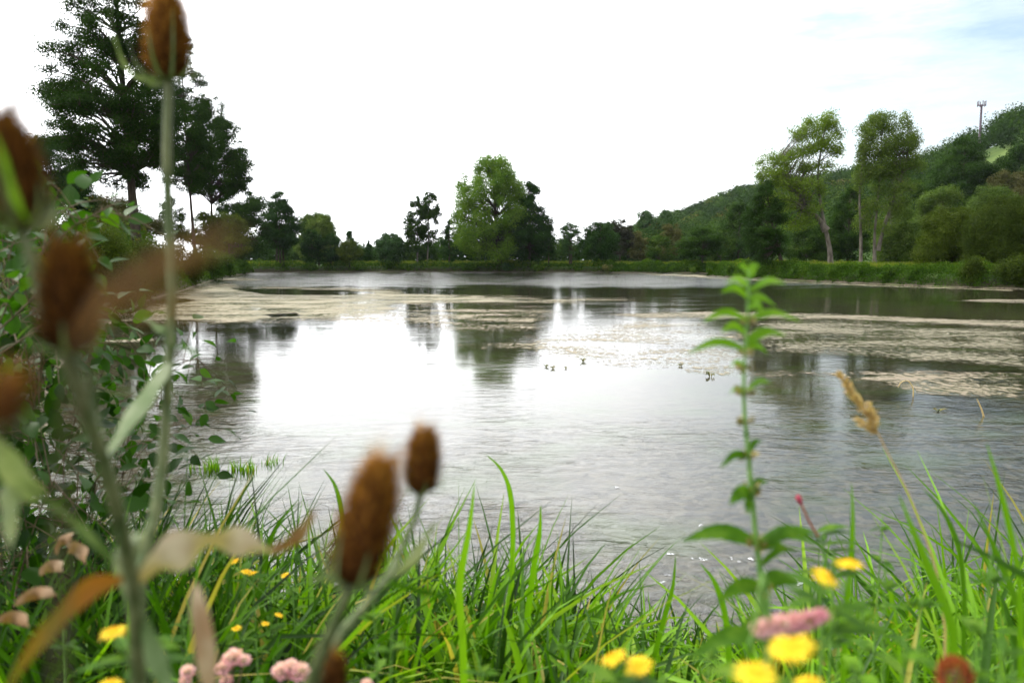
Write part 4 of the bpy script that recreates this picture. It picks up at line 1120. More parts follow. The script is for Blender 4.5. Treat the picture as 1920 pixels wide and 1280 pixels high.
# ------------------------------------------------------------------ leafy shrub at the left
def left_shrub(name, label, stems, n, Yr, leaf, seed, tmu=.5, cat='shrub', wtm=.62, rad=.35):
    r = rng(seed)
    b = at(*stems[0][-1], Yr); g = float(ground(np.array(b[0]), np.array(b[1])))
    root = empty(name, (b[0], b[1], g), label, cat, 'leafy shrubs at the near left')
    mb = MB(); lb = MB(); tm = leaf_template(wtm, 7, .22, .8)
    for st in stems:
        dY = r.uniform(-.3, .3) * Yr * .5
        P = [at(x, y, Yr + dY) for x, y in st]; P = P + ([at(-170, 760, Yr)] if Yr < 1.8 else [])
        P = to_ground_curve(P, 26, 6); tube(mb, P, np.linspace(.001, .0022, len(P)), 6)
        k = r.integers(0, len(P) - 2, n); off = norm(r.normal(size=(n, 3))); L = r.uniform(0, 1, n) ** .6 * rad * Yr * .25
        O = P[k] + off * L[:, None]
        for q in range(0, n, 3): tube(mb, [P[k[q]], (P[k[q]] + O[q]) / 2 + (0, 0, .01), O[q]], [.0016, .0012, .0008], 4)
        D = off + np.array([0, 0, .1]) + r.normal(size=(n, 3)) * .4
        scatter(lb, tm, O, D, leaf * r.uniform(.6, 1.25, n), r, np.clip(r.normal(tmu, .17, n), 0, .9), .5)
    mb.build('stem', M['brownstem'], root, True); lb.build('foliage', M['shrub'], root)
    return root
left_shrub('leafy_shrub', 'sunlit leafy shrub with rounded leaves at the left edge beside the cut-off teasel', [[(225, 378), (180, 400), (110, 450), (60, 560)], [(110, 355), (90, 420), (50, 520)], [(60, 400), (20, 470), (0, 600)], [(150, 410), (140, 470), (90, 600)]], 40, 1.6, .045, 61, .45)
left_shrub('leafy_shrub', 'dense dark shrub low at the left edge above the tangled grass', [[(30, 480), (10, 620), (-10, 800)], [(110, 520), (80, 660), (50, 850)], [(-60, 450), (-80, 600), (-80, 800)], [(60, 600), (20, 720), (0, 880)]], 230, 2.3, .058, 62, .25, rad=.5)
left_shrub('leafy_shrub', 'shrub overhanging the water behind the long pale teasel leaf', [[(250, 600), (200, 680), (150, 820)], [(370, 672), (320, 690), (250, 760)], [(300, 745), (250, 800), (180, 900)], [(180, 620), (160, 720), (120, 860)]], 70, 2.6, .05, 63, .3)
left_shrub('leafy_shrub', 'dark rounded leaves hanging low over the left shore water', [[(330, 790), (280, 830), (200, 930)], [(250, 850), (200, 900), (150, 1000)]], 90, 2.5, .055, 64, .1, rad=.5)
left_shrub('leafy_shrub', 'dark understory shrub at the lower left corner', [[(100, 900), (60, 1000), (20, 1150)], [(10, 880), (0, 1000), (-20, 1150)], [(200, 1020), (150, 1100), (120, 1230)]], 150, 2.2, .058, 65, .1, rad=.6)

# ------------------------------------------------------------------ teasels
def frame(axis):
    T = norm(axis); ref = np.array([0, 1.0, 0]); A = norm(np.cross(T, ref)); return A, np.cross(T, A), T
def teasel_head(root, base, top, width, seed, bracts=8, bl=1.0, tint=.5, nb=1700):
    r = rng(seed); width = width * .9; base = np.array(base); top = np.array(top); L = np.linalg.norm(top - base); A, B, T = frame(top - base)
    prof = lambda t: (width / 2) * np.clip(1 - np.abs(2 * np.clip(t * .96 + .04, 0, 1) ** .88 - 1) ** 2.9, 0, 1) ** .5 * (1 - .06 * t)
    mb = MB(); n = 22; sd = 24; t = np.linspace(0, 1, n); th = np.arange(sd) * 2 * math.pi / sd
    R = prof(t) * .76; R[-1] = .0005
    V = base + (t * L)[:, None, None] * T + R[:, None, None] * (np.cos(th)[None, :, None] * A + np.sin(th)[None, :, None] * B)
    f = [(i * sd + j, i * sd + (j + 1) % sd, (i + 1) * sd + (j + 1) % sd, (i + 1) * sd + j) for i in range(n - 1) for j in range(sd)]
    mb.add(V.reshape(-1, 3), f); head = mb.build('flower_head', M['cone'], root, True)
    # spirally set bristles
    k = np.arange(nb); t = (k + .5) / nb; a = k * 2.39996 + r.normal(size=nb) * .05
    rr = prof(t) * .74
    rad = np.cos(a)[:, None] * A + np.sin(a)[:, None] * B
    P = base + (t * L)[:, None] * T + rr[:, None] * rad
    D = norm(rad * (.75 - .25 * t[:, None]) + T * (.45 + .35 * t[:, None]) + r.normal(size=(nb, 3)) * .1)
    ln = width * .32 * r.uniform(.5, 1.6, nb) * (1 + .8 * sstep(.93, 1, t))
    S1 = norm(np.cross(D, T + .01)); S2 = np.cross(D, S1); w = width * .0125
    V = np.stack([P + S1 * w, P - S1 * w * .5 + S2 * w * .9, P - S1 * w * .5 - S2 * w * .9, P + D * ln[:, None]], 1).reshape(-1, 3)
    b4 = np.arange(nb)[:, None] * 4
    F3 = np.concatenate([b4 + [0, 1, 3], b4 + [1, 2, 3], b4 + [2, 0, 3]])
    tt = np.clip(tint - .3 + .5 * t + r.normal(size=nb) * .26, 0, 1)
    m2 = MB(); m2.add(V, F3, np.repeat(tt, 4)); m2.build('bristles', M['bristle'], head)
    # spiny bracts curving up from the base
    for j in range(bracts):
        a = j * 2 * math.pi / bracts + r.uniform(-.3, .3); rd = math.cos(a) * A + math.sin(a) * B; s = L * r.uniform(.45, .95) * bl
        Pb = catmull([base - T * .002, base + rd * width * .45 - T * .03 * s, base + rd * width * .8 + T * .25 * s, base + rd * width * (.85 + .2 * r.uniform()) + T * .75 * s], 10)
        m3 = MB(); ribbon(m3, Pb, width * .06 * (1 - np.linspace(0, 1, 10) ** 1.5) + .0002, side=np.cross(rd, T), fold=.4, tint=.6); m3.build('bract', M['teaselleaf'], head)
    return head
def leafpath(root, pts, w, mat, side=None, tint=.5, fold=.3, wavy=.25, name='leaf', shape=.75, label=None, seed=1):
    """pts (px,row,Y) from stem to tip; w half-width in metres"""
    P = catmull([at(*p) for p in pts], 20); t = np.linspace(0, 1, 20)
    W = w * np.sin(np.pi * np.clip(t, .02, 1) ** shape) ** .8 + .0003
    mb = MB(); ribbon(mb, P, W, side=side, fold=fold, tint=tint, wavy=wavy, seed=seed); o = mb.build(name, M[mat], root, True)
    if label: o['label'] = label
    return o
def stempath(root, pts, r0, r1, mat='stem', name='stem', prickle=True, seed=0, to_ground=False):
    P0 = [at(*p) for p in pts]
    P = to_ground_curve(P0, 30, 6) if to_ground else catmull(P0, 36)
    nn = len(P); mb = MB(); tube(mb, P, np.linspace(r0, r1, nn), 9)
    if prickle:
        r = rng(seed); n = 90; k = r.integers(0, nn - 1, n); D = norm(r.normal(size=(n, 3))); rad = np.linspace(r0, r1, nn)[k][:, None]
        S = norm(np.cross(D, r.normal(size=(n, 3)))); b = P[k] + D * rad * .8
        V = np.stack([b + S * .0005, b - S * .0005, b + D * .0025 + rad * D], 1).reshape(-1, 3); mb.add(V, np.arange(n * 3).reshape(-1, 3))
    return mb.build(name, M[mat], root, True)
side_cam = np.array([0, -.25, 1.0])

def ground_at(px, py, Y):
    p = at(px, py, Y); return (p[0], p[1], float(ground(np.array(p[0]), np.array(p[1]))))
# plant one: tall head, head at left edge, dark head
T1 = empty('teasel_plant', ground_at(265, 1280, .62), 'large branching teasel at the left with one tall upright head against the sky', 'teasel', 'teasels in the foreground')
stempath(T1, [(316, 148, .70), (313, 300, .70), (318, 450, .70), (322, 560, .69), (317, 680, .68), (306, 850, .66), (290, 965, .64), (264, 1080, .62), (262, 1290, .6)], .0036, .0052, seed=1, to_ground=True)
teasel_head(T1, at(316, 146, .70), at(311, -4, .70), .039, 11, 9, 1.15, .5)
leafpath(T1, [(318, 670, .68), (275, 720, .66), (230, 790, .63), (190, 868, .60)], .013, 'teaselleaf', np.array([.8, .1, .5]), .75, .5, .1, label='long pale upright leaf sloping down to the left')
leafpath(T1, [(318, 650, .68), (350, 655, .68), (375, 672, .68)], .006, 'herb', None, .5)
leafpath(T1, [(316, 655, .68), (300, 620, .68), (270, 600, .7)], .005, 'teaselleaf', None, .4)
for k, (x, y) in enumerate([(240, 95), (235, 30)]):
    pass
leafpath(T1, [(300, 150, .70), (262, 148, .69), (232, 120, .68), (214, 70, .67), (205, 10, .67)], .0016, 'teaselleaf', side_cam, .5, name='bract')
leafpath(T1, [(314, 152, .70), (285, 158, .69), (262, 140, .68)], .0018, 'teaselleaf', side_cam, .7, name='bract')

T2 = empty('teasel_plant', ground_at(240, 1280, .45), 'strongly blurred teasel at the left with one dark head and one cut-off head', 'teasel', 'teasels in the foreground')
stempath(T2, [(128, 652, .40), (150, 740, .41), (190, 850, .43), (225, 980, .45), (250, 1110, .47), (258, 1290, .49)], .0034, .0050, seed=2, to_ground=True)
stempath(T2, [(170, 700, .42), (172, 760, .42), (182, 830, .43)], .0022, .003, seed=12, name='side_stem')
teasel_head(T2, at(132, 655, .40), at(128, 468, .40), .030, 12, 7, .5, .12)
leafpath(T2, [(240, 1105, .47), (300, 1058, .47), (380, 1022, .48), (450, 1020, .49), (520, 1040, .5)], .0095, 'dryleaf', side_cam, .9, .5, 1.0, label='pale withered leaf lying out to the right', shape=.9, seed=4)
leafpath(T2, [(500, 1035, .5), (545, 1020, .5), (572, 990, .5), (592, 955, .5)], .0042, 'dryleaf', side_cam, .15, .5, .5, label='brown curled leaf tip', seed=6)
leafpath(T2, [(230, 1085, .46), (165, 1100, .44), (110, 1150, .42), (60, 1210, .40), (10, 1295, .39)], .0072, 'orangeleaf', side_cam, .7, .4, .15, label='leaf turning yellow and orange at the lower left', seed=7)
leafpath(T2, [(240, 1080, .47), (252, 1000, .47), (225, 1060, .46), (250, 1150, .47)], .006, 'teaselleaf', np.array([1, 0, .3]), .8, seed=8)
leafpath(T2, [(215, 1055, .45), (150, 985, .44), (90, 940, .43), (45, 905, .42)], .0022, 'teaselleaf', side_cam, .3, name='side_stem', shape=.5)
leafpath(T2, [(80, 935, .43), (45, 905, .42), (10, 850, .41), (-30, 800, .4)], .0068, 'teaselleaf', np.array([.6, 0, .6]), .7, .4, .2, label='broad pale leaf at the left edge', seed=9)
leafpath(T2, [(20, 900, .42), (14, 950, .42), (18, 1030, .42)], .0055, 'teaselleaf', np.array([1, 0, 0]), .8, seed=10)
leafpath(T2, [(262, 1150, .48), (300, 1260, .46), (330, 1300, .45)], .006, 'teaselleaf', np.array([1, 0, .3]), .3, seed=13)
leafpath(T2, [(395, 1300, .46), (385, 1200, .47), (372, 1130, .48), (366, 1090, .49)], .0062, 'dryleaf', np.array([1, 0, 0]), .6, .3, .1, label='upright brown withered leaf', seed=14, shape=.6)

T3 = T2
stempath(T3, [(38, 425, .42), (62, 500, .42), (88, 600, .41), (118, 660, .405), (150, 740, .41)], .0026, .0036, seed=3, name='side_stem')
teasel_head(T3, at(40, 425, .42), at(-2, 222, .42), .033, 13, 9, .9, .2)
leafpath(T3, [(52, 415, .385), (30, 370, .384), (12, 310, .384), (-8, 250, .384)], .0018, 'herb', np.array([1, 0, -.4]), .8, name='bract')
leafpath(T3, [(50, 425, .42), (85, 420, .42), (98, 385, .42), (84, 345, .42)], .0032, 'teaselleaf', side_cam, .8, name='bract')

T4 = empty('teasel_plant', ground_at(570, 1280, .5), 'forked teasel in the lower middle with a large orange head and a small one', 'teasel', 'teasels in the foreground')
stempath(T4, [(656, 1088, .46), (640, 1140, .46), (605, 1220, .47), (578, 1290, .48)], .0034, .0042, seed=4, to_ground=True)
teasel_head(T4, at(660, 1086, .46), at(716, 872, .46), .036, 14, 9, .85, .42)
stempath(T4, [(790, 920, .60), (776, 975, .595), (748, 1040, .58), (728, 1080, .56), (680, 1140, .54), (630, 1200, .52), (590, 1290, .49)], .0024, .0034, seed=5, name='side_stem')
teasel_head(T4, at(790, 920, .60), at(797, 812, .60), .0285, 15, 7, .5, .35, 1500)
leafpath(T4, [(726, 1085, .56), (770, 1055, .56), (800, 1010, .565), (818, 975, .57)], .0042, 'teaselleaf', side_cam, .9, .3, .3, seed=15)
leafpath(T4, [(668, 1088, .46), (690, 1110, .46), (700, 1130, .46)], .003, 'teaselleaf', side_cam, .8, seed=16)
leafpath(T4, [(650, 1085, .46), (600, 1082, .46), (570, 1090, .46)], .0022, 'teaselleaf', side_cam, .5, seed=17)
leafpath(T4, [(720, 1090, .56), (790, 1110, .57), (850, 1118, .58)], .003, 'herb', side_cam, .2, seed=18)

T5 = empty('teasel_plant', ground_at(620, 1290, .5), 'small reddish brown teasel head at the very bottom left of centre', 'teasel', 'teasels in the foreground')
stempath(T5, [(622, 1300, .5), (620, 1330, .5)], .003, .003, to_ground=True, seed=6)
teasel_head(T5, at(622, 1300, .5), at(618, 1232, .5), .024, 16, 5, .5, .15, 900)
T6 = empty('teasel_plant', ground_at(10, 1280, .2), 'extremely blurred brown teasel bud at the left edge right before the lens', 'teasel', 'teasels in the foreground')
stempath(T6, [(5, 800, .165), (-30, 860, .17), (-120, 1000, .18)], .0005, .0008, to_ground=True, seed=7, prickle=False)
teasel_head(T6, at(5, 800, .165), at(22, 700, .165), .0095, 17, 3, .3, .3, 500)
# blurred withered leaves right before the lens
WL = empty('withered_stalk', ground_at(150, 1280, .14), 'thin withered stalk close to the lens, melted into a brown haze over the left shrubs', 'dry plant')
leafpath(WL, [(150, 640, .15), (200, 560, .145), (260, 520, .14), (330, 500, .14)], .0015, 'dryleaf', side_cam, .0, .3, .1, seed=20)
leafpath(WL, [(200, 545, .145), (290, 500, .14), (370, 465, .135), (450, 440, .13)], .0012, 'dryleaf', side_cam, .05, .3, .1, seed=21)
leafpath(WL, [(240, 590, .14), (320, 570, .135), (400, 590, .135)], .0012, 'dryleaf', side_cam, .0, .3, .1, seed=22)
stempath(WL, [(150, 640, .15), (120, 900, .15), (110, 1300, .15)], .0005, .0008, 'brownstem', prickle=False, to_ground=True)

# ------------------------------------------------------------------ tall leafy stem (whorled herb)
def whorl_plant():
    Y = .78
    root = empty('whorled_herb', ground_at(1436, 1200, Y), 'tall upright leafy stem with ringed seed whorls standing against the water at right', 'wild plant')
    S = [(1404, 505), (1403, 560), (1399, 640), (1395, 700), (1396, 770), (1403, 850), (1410, 930), (1420, 1030), (1430, 1110), (1436, 1190)]
    stempath(root, [(x, y, Y) for x, y in S], .0013, .0036, 'gstem', prickle=False, to_ground=True)
    sx = lambda y: np.interp(y, [p[1] for p in S], [p[0] for p in S])
    LV = [(600, 1318, 603, 8.5), (598, 1502, 602, 8), (628, 1352, 622, 9), (640, 1474, 628, 10), (655, 1290, 662, 9), (650, 1440, 662, 9), (560, 1352, 548, 9), (562, 1455, 574, 8), (545, 1474, 532, 8), (540, 1362, 530, 7),
          (525, 1385, 500, 7), (522, 1425, 497, 8), (575, 1435, 590, 8), (690, 1368, 690, 5), (735, 1446, 718, 6), (738, 1368, 739, 5), (855, 1350, 878, 8), (850, 1430, 828, 6), (928, 1368, 946, 15), (922, 1440, 904, 8), (935, 1402, 965, 12),
          (1018, 1278, 1014, 17), (1018, 1530, 1004, 15), (1030, 1490, 1035, 8), (1100, 1345, 1130, 16), (1095, 1500, 1095, 17), (1160, 1390, 1190, 12), (1190, 1290, 1235, 18), (1195, 1560, 1240, 16), (1060, 1500, 1030, 7)]
    for i, (y, x2, y2, w) in enumerate(LV):
        x1 = sx(y); mx = (x1 + x2) / 2; my = (y + y2) / 2 - 10 - .06 * abs(x2 - x1)
        dY = (.02 if i % 2 else -.02)
        P = catmull([at(x1, y, Y), at(mx, my, Y + dY * .6), at(x2, y2, Y + dY)], 16); t = np.linspace(0, 1, 16)
        W = w * Y / F * np.sin(np.pi * np.clip(t, .03, 1) ** .7) ** .9 * (1 + .14 * np.sin(t * 48)) + .0003
        mb = MB(); ribbon(mb, P, W, side=np.array([.1, .65, .75]), fold=.3, tint=.5)
        mb.build('leaf', M['herbbright' if y < 760 else 'herb'], root, True)
    r = rng(9)
    for y, rad in [(602, .0065), (660, .0065), (690, .0075), (736, .0085), (792, .0075), (856, .008), (922, .008), (1018, .0095), (1105, .009), (1185, .008)]:
        c = at(sx(y), y, Y); n = 46; a = r.uniform(0, 6.28, n); mb = MB()
        O = c + np.stack([np.cos(a) * rad * .55, np.sin(a) * rad * .55, r.normal(size=n) * rad * .3], 1)
        D = np.stack([np.cos(a), np.sin(a), r.uniform(.1, .9, n)], 1)
        scatter(mb, leaf_template(.5, 5, 0), O, D, rad * r.uniform(.6, 1.0, n), r, r.uniform(0, 1, n) * (.8 if y > 700 else 1), 1)
        mb.build('seed_whorl', M['whorl'], root)
whorl_plant()

# ------------------------------------------------------------------ flowers
def daisy(root, c, R, nrm, seed, nr=46):
    r = rng(seed); c = np.array(c); A, B, T = frame(nrm)
    mb = MB(); n = 7; sd = 18; t = np.linspace(0, 1, n); th = np.arange(sd) * 2 * math.pi / sd; rr = R * .42
    V = c + (np.sin(t * math.pi / 2) * rr)[::-1][:, None, None] * (np.cos(th)[None, :, None] * A + np.sin(th)[None, :, None] * B) + (np.sin(t * math.pi / 2) * rr * .45)[:, None, None] * T
    f = [(i * sd + j, i * sd + (j + 1) % sd, (i + 1) * sd + (j + 1) % sd, (i + 1) * sd + j) for i in range(n - 1) for j in range(sd)]
    mb.add(V.reshape(-1, 3), f, .4)
    k = np.arange(150); a = k * 2.39996; q = rr * np.sqrt(k / 150.); hz = rr * .45 * np.sqrt(np.clip(1 - (q / rr) ** 2, 0, 1))
    O = c + q[:, None] * (np.cos(a)[:, None] * A + np.sin(a)[:, None] * B) + hz[:, None] * T
    scatter(mb, leaf_template(.6, 4, 0), O, T + r.normal(size=(150, 3)) * .3, np.full(150, R * .09), r, r.uniform(.2, 1, 150), 1)
    head = mb.build('flower_disc', M['disc'], root)
    mb = MB()
    a = np.arange(nr) * 2 * math.pi / nr + r.normal(size=nr) * .04
    D = np.cos(a)[:, None] * A + np.sin(a)[:, None] * B + T * r.uniform(-.12, .15, nr)[:, None]
    O = c + D * rr * .85
    # petals: strap template
    tm = leaf_template(.17, 6, .12, .55, .3)
    V, f = tm; X = norm(np.cross(D, T)); Z = np.cross(X, norm(D)); s = R * .66 * r.uniform(.7, 1.12, nr)
    W = O[:, None] + s[:, None, None] * (V[None, :, 0, None] * X[:, None] + V[None, :, 1, None] * norm(D)[:, None] + V[None, :, 2, None] * Z[:, None] * np.sign(np.sum(Z * T, 1))[:, None, None])
    mb.add(W.reshape(-1, 3), (f[None] + (np.arange(nr) * len(V))[:, None, None]).reshape(-1, 4), np.repeat(r.uniform(.2, .9, nr), len(V)))
    mb.build('petals', M['yellow'], head)
    mb = MB(); tube(mb, [c - T * R * .35, c - T * R * .15, c + T * .0], [R * .1, R * .35, R * .42], 12, .4); mb.build('calyx', M['gstem'], head, True)
def fleabane(label, flowers, Y, width, seed, leaves=6):
    r = rng(seed); f0 = flowers[0]; base = at(f0[0] + 15, f0[1] + 200, Y); g = float(ground(np.array(base[0]), np.array(base[1])))
    root = empty('fleabane_plant', (base[0], base[1], g), label, 'yellow flower', 'yellow fleabanes in the near bank')
    fork = None
    for i, (x, y, w) in enumerate(flowers):
        c = at(x, y, Y); R = w / 2 * Y / F; nrm = np.array([r.uniform(-.4, .4), -.06 + r.uniform(-.25, .2), .95])
        daisy(root, c, R, nrm, seed * 10 + i)
        q = c - norm(nrm) * R * .3
        if fork is None:
            fork = np.array([q[0] + .01, q[1] + .02, q[2] - .07])
            mb = MB(); P = catmull([q, q * .5 + fork * .5 + (0, .006, 0), fork, (base[0], base[1] + .02, max(g, fork[2] - .4)), (base[0], base[1], g - .01)], 26); tube(mb, P, np.linspace(.0011, .0022, 26), 6); mb.build('stem', M['gstem'], root, True)
            mb = MB(); k = r.integers(3, 20, leaves * 2); a = r.uniform(0, 6.28, leaves * 2)
            scatter(mb, leaf_template(.32, 7, .3), P[k], np.stack([np.cos(a), np.sin(a), np.full(leaves * 2, .35)], 1), r.uniform(.03, .055, leaves * 2), r, r.uniform(.3, .8, leaves * 2), .2); mb.build('foliage', M['herb'], root, True)
        else:
            mb = MB(); tube(mb, catmull([q, (q + fork) / 2 + (0, 0, -.012), fork], 10), np.linspace(.001, .0012, 10), 6); mb.build('side_stem', M['gstem'], root, True)
    return root
fleabane('pair of yellow flowers side by side over the foam at right', [(1546, 1080, 62), (1593, 1056, 62)], .62, 60, 31)
fleabane('large blurred yellow flower below the pink flower spike', [(1484, 1213, 104), (1416, 1262, 96)], .42, 90, 32)
fleabane('yellow flower cut by the bottom edge right of the large ones', [(1518, 1280, 66)], .46, 70, 33)
fleabane('pair of ragged yellow flowers at the bottom centre-right', [(1150, 1232, 62), (1197, 1246, 66)], .60, 60, 34)
fleabane('blurred yellow flower at the lower left behind teasel stems', [(212, 1184, 58)], .66, 60, 35)
fleabane('small yellow flower, topmost of the lower left group', [(442, 1051, 24)], 1.75, 24, 36)
fleabane('two small yellow flowers touching left of the large teasel head', [(462, 1071, 26), (474, 1074, 24)], 1.75, 24, 37)
fleabane('small yellow flower nearest the large teasel head', [(536, 1078, 22)], 1.8, 24, 38)
fleabane('small open yellow flower with dark centre above the pink clusters', [(443, 1177, 24)], 1.6, 24, 39)
fleabane('small yellow flowers under the drooping grass by the teasel stem', [(497, 1168, 20), (523, 1152, 20)], 1.65, 24, 40)
fleabane('yellow flower touching the bottom edge below the lower left leaves', [(208, 1282, 50)], .7, 60, 45)

def cluster(label, blobs, Y, seed, name='agrimony_plant', cat='pink flower'):
    r = rng(seed); x0, y0, _ = blobs[0]; b = at(x0, y0 + 120, Y); g = float(ground(np.array(b[0]), np.array(b[1])))
    root = empty(name, (b[0], b[1], g), label, cat, 'pink agrimony flowers at the bottom')
    mb = MB(); st = MB(); fork = at(x0, y0 + 70, Y); tube(st, catmull([fork, (b[0], b[1], (g + fork[2]) / 2), (b[0], b[1], g)], 12), .0022, 6)
    for (x, y, w) in blobs:
        c = at(x, y, Y); R = w / 2 * Y / F
        tube(st, catmull([c, (c + fork) / 2 + (0, 0, -.005), fork], 8), .0012, 5)
        n = 420; D = norm(r.normal(size=(n, 3)) + (0, 0, .4)); lump = 1 + .22 * np.sin(D[:, 0] * 7 + seed) * np.sin(D[:, 2] * 8)
        O = c + D * (R * .72 * lump)[:, None] * np.array([1, 1, .75])
        scatter(mb, leaf_template(.45, 4, 0), O, D + r.normal(size=(n, 3)) * .35, R * r.uniform(.22, .4, n), r, np.clip(.55 + .3 * D[:, 2] + r.uniform(-.25, .25, n), 0, 1), 1)
    st.build('stem', M['brownstem'], root, True); mb.build('flower_cluster', M['pink'], root)
cluster('fluffy pink flower cluster, upper one beside the brown withered leaf', [(437, 1232, 40), (418, 1252, 32), (458, 1238, 26), (425, 1275, 26)], 1.0, 51)
cluster('fluffy pink flower cluster between withered leaf and forked teasel', [(530, 1258, 40), (562, 1260, 42), (545, 1250, 34)], 1.0, 52)
cluster('pink flower cluster nearly hidden at the bottom left', [(352, 1258, 28), (348, 1275, 24)], .95, 53)
cluster('pink flower just peeking in at the bottom right of the small brown head', [(688, 1282, 24)], .9, 54)

def spike():
    Y = .58; r = rng(6); b = at(1440, 1290, Y); g = float(ground(np.array(b[0]), np.array(b[1])))
    root = empty('pink_flower_spike', (b[0], b[1], g), 'pink and white flower spike lying sideways above the large yellow flower', 'pink flower')
    P = catmull([at(1420, 1182, Y), at(1450, 1174, Y), at(1500, 1166, Y), at(1542, 1154, Y)], 30); n = 1100; k = r.integers(0, 30, n)
    prof = .0068 * np.sin(np.clip(k / 29., .08, .93) * math.pi) ** .4
    D = norm(r.normal(size=(n, 3))); mb = MB(); scatter(mb, leaf_template(.5, 4, 0), P[k] + D * prof[:, None] * .7, D + (.3, 0, .3), r.uniform(.003, .0055, n), r, np.clip(.75 - .5 * k / 29. + r.uniform(-.3, .3, n), 0, 1), 1)
    mb.build('flower_cluster', M['pink'], root)
    st = MB(); tube(st, catmull([at(1540, 1155, Y), at(1480, 1170, Y), at(1420, 1183, Y), at(1405, 1230, Y), b, (b[0], b[1], g)], 30), .0016, 6); st.build('stem', M['gstem'], root, True)
spike()
def bud():
    Y = 1.0; b = at(1560, 1150, Y); g = float(ground(np.array(b[0]), np.array(b[1])))
    root = empty('willowherb_stem', (b[0], b[1], g), 'thin stem tipped by a dark pink bud above the yellow pair', 'wild plant')
    st = MB(); P = catmull([at(1497, 932, Y), at(1516, 975, Y), at(1540, 1020, Y), at(1558, 1090, Y), b, (b[0], b[1], g)], 30); tube(st, P[10:], np.linspace(.0016, .0022, 20), 6); st.build('stem', M['gstem'], root, True)
    st = MB(); tube(st, P[:11], np.linspace(.0014, .0016, 11), 6); st.build('flower_stalk', M['rusthead'], root, True)
    mb = MB(); tube(mb, catmull([at(1495, 927, Y), at(1498, 935, Y), at(1503, 946, Y)], 8), [.0012, .003, .0036, .004, .0038, .0034, .0024, .0018], 8, .6); mb.build('bud', M['darkpink'], root, True)
    mb = MB(); r = rng(2)
    for k in (9, 10, 12, 13, 15, 17, 19):
        for sgn in (-1, 1):
            scatter(mb, leaf_template(.38, 8, .2), P[k][None], np.array([[sgn, r.uniform(-.4, .4), .35]]), np.array([.045]), r, .6, .2)
    mb.build('foliage', M['herb'], root, True)
bud()
def rust_head():
    Y = .55; b = at(1790, 1320, Y); g = float(ground(np.array(b[0]), np.array(b[1])))
    root = empty('seed_head_plant', (b[0], b[1], g), 'rust brown seed head at the bottom right among green leaves', 'wild plant')
    c = at(1790, 1268, Y); r = rng(4); n = 700; D = norm(r.normal(size=(n, 3))); mb = MB()
    scatter(mb, leaf_template(.5, 4, 0), c + D * np.array([.0085, .0085, .011]), D + (0, 0, .3), r.uniform(.003, .006, n), r, r.uniform(0, 1, n), 1); mb.build('seed_head', M['rusthead'], root)
    st = MB(); tube(st, [c, b, (b[0], b[1], g)], .0016, 6); st.build('stem', M['brownstem'], root, True)
rust_head()

# ------------------------------------------------------------------ herbs (nettle-like plants) of the near bank
def herb(label, px, top, Y, seed, pairs=7, leaf=.06, mat='herb', spread=1.0, tint=.5, wd=.42):
    r = rng(seed); t0 = at(px, top, Y); g = float(ground(np.array(t0[0]), np.array(t0[1])))
    root = empty('leafy_herb', (t0[0] + .03, t0[1], g), label, 'wild plant', 'leafy herbs of the near bank')
    P = catmull([t0, (t0[0] + r.uniform(-.02, .03), t0[1] + r.uniform(-.03, .03), (t0[2] * .6 + g * .4)), (t0[0] + .03, t0[1], g - .01)], 30)
    st = MB(); tube(st, P, np.linspace(.001, .003, 30), 6); st.build('stem', M['gstem'], root, True)
    tm = leaf_template(wd, 9, .35, .75, .35); O = []; D = []; S = []
    for i in range(pairs):
        k = min(29, int(1 + i * 22 / pairs)); a = i * math.pi / 2 + r.uniform(-.3, .3)
        for q in (0, math.pi):
            O.append(P[k]); D.append((math.cos(a + q), math.sin(a + q), .45 - .06 * i)); S.append(leaf * (.45 + .75 * min(1, i / 3)) * r.uniform(.85, 1.15) * spread)
        for q in range(3):
            O.append(P[k] + (0, 0, .003)); aa = r.uniform(0, 6.28); D.append((math.cos(aa), math.sin(aa), .7)); S.append(leaf * .35)
    mb = MB(); scatter(mb, tm, np.array(O), np.array(D), np.array(S), r, np.clip(r.normal(tint, .15, len(O)), 0, 1), .15); mb.build('foliage', M[mat], root, True)
    return root
HB = [('bright leafy herb below the yellow pair', 1620, 1110, .8, 8), ('leafy herb right of the yellow pair', 1660, 1060, .9, 8), ('leafy herb between broad blade and seed grass', 1730, 1090, .85, 8),
      ('bright pointed herb near the right bottom', 1700, 1170, .62, 7), ('leafy herb at the right edge under the broad blade', 1860, 1040, .8, 8), ('blurred leafy herb at the bottom right corner', 1880, 1150, .55, 7),
      ('leafy herb beside the rust brown seed head', 1830, 1200, .6, 7), ('low herb between yellow pair and pink spike', 1570, 1150, .75, 7), ('herb with broad leaves left of the leafy stem foot', 1330, 1200, .95, 7),
      ('small herb in front of the middle grass', 700, 1130, 1.1, 6), ('pale herb right of the forked teasel stem', 735, 1180, .95, 6), ('herb among grass left of the yellow ragged pair', 1060, 1190, 1.2, 6),
      ('herb rising behind the dark pink bud stem', 1545, 985, 1.2, 7), ('thin herb right of the upright narrow blade', 1655, 965, 1.3, 8), ('dark herb at the lower left under the orange leaf', 120, 1180, 1.0, 7),
      ('dark herb below the blurred yellow flower', 260, 1210, 1.1, 7), ('herb in shade left of the withered leaf', 340, 1150, 1.3, 7), ('low herb behind the pink clusters', 480, 1200, 1.3, 6),
      ('leafy herb right of the rust brown seed head', 1900, 1230, .62, 6), ('herb in the far right grass with toothed leaves', 1940, 980, 1.1, 8), ('herb below the large yellow flower', 1360, 1250, .7, 6),
      ('herb left of the bottom yellow flower', 1600, 1240, .6, 6), ('small herb by the bottom ragged flowers', 1240, 1250, .9, 5), ('herb below the middle grass', 900, 1230, 1.0, 5)]
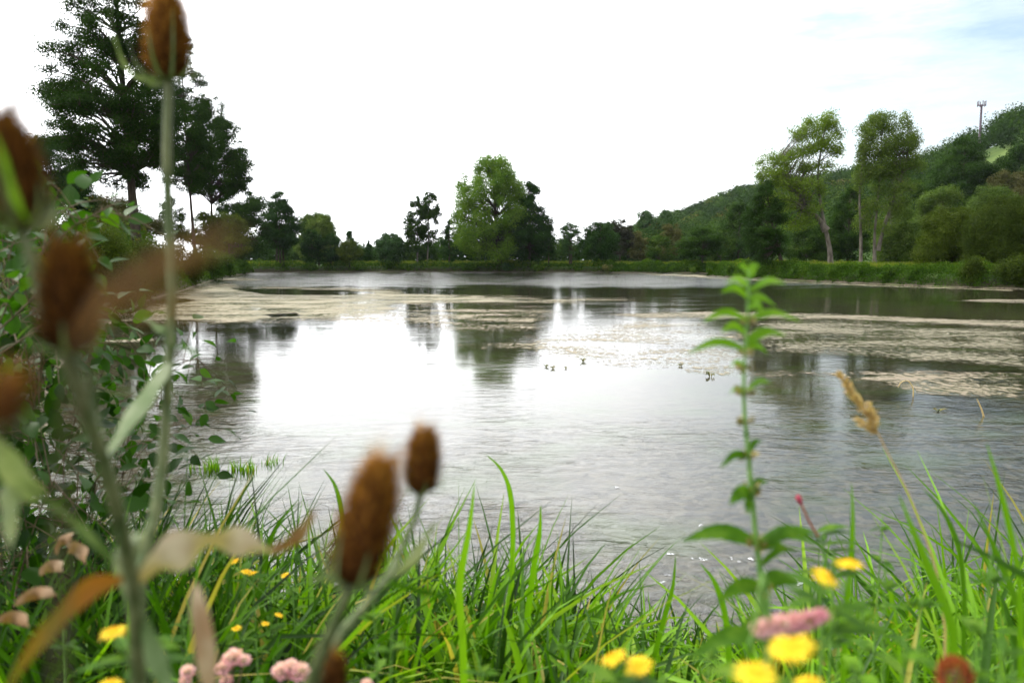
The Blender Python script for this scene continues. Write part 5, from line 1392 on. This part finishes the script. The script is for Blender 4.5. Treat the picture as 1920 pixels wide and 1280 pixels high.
for i, (lab, px, top, Y, pr) in enumerate(HB):
    herb(lab, px, top, Y, 700 + i, pr, leaf=.055, mat=('herbbright' if lab.startswith('bright') else 'herb'), tint=(.2 if 'dark' in lab or 'shade' in lab else .5))  # dark herbs have darker leaves; the herb in shade has shade painted into its tint
# withered leaves on the lower left
for i, (lab, x1, y1, x2, y2, Y) in enumerate([('curled tan leaf caught in the grass at the lower left', 28, 1135, 105, 1115, .9), ('small crumpled dry leaf above the curled tan one', 75, 1078, 118, 1070, 1.1),
        ('dry leaf hanging over the dark grass', 105, 1040, 135, 1008, 1.1), ('dull yellow dry leaf at the left edge', -5, 1165, 55, 1175, .9), ('thin pinkish dry leaf pointing down', 128, 1025, 160, 1058, 1.0)]):
    r = rng(900 + i); mb = MB(); P = catmull([at(x1, y1, Y), at((x1 + x2) / 2, (y1 + y2) / 2 - 14, Y + .02), at(x2, y2, Y)], 14)
    ribbon(mb, P, 12 * Y / F * np.sin(np.linspace(.1, 3.05, 14)), side=np.array([0, .5, 1.0]), fold=.6, wavy=.6, tint=r.uniform(.2, .6))
    tag(mb.build('dry_leaf', M['dryleaf'], smooth=True), lab, 'dry leaf', 'dry leaves caught in the grass')

# ------------------------------------------------------------------ air
def haze():
    me = bpy.data.meshes.new('haze'); x0, x1, y0, y1, z0, z1 = -900, 1100, -300, 1500, -2.5, 190
    V = [(x, y, z) for z in (z0, z1) for x, y in ((x0, y0), (x1, y0), (x1, y1), (x0, y1))]
    me.from_pydata(V, [], [(0, 3, 2, 1), (4, 5, 6, 7), (0, 1, 5, 4), (1, 2, 6, 5), (2, 3, 7, 6), (3, 0, 4, 7)])
    m, n, l = new_mat('haze'); out = n.new('ShaderNodeOutputMaterial'); v = n.new('ShaderNodeVolumePrincipled')
    v.inputs['Color'].default_value = (.80, .88, 1.0, 1); v.inputs['Density'].default_value = .00005; v.inputs['Anisotropy'].default_value = .3
    l.new(v.outputs['Volume'], out.inputs['Volume']); me.materials.append(m)
    o = bpy.data.objects.new('haze', me); CO.objects.link(o); tag(o, kind='stuff'); o['label'] = 'thin bluish summer haze over the valley'
haze()
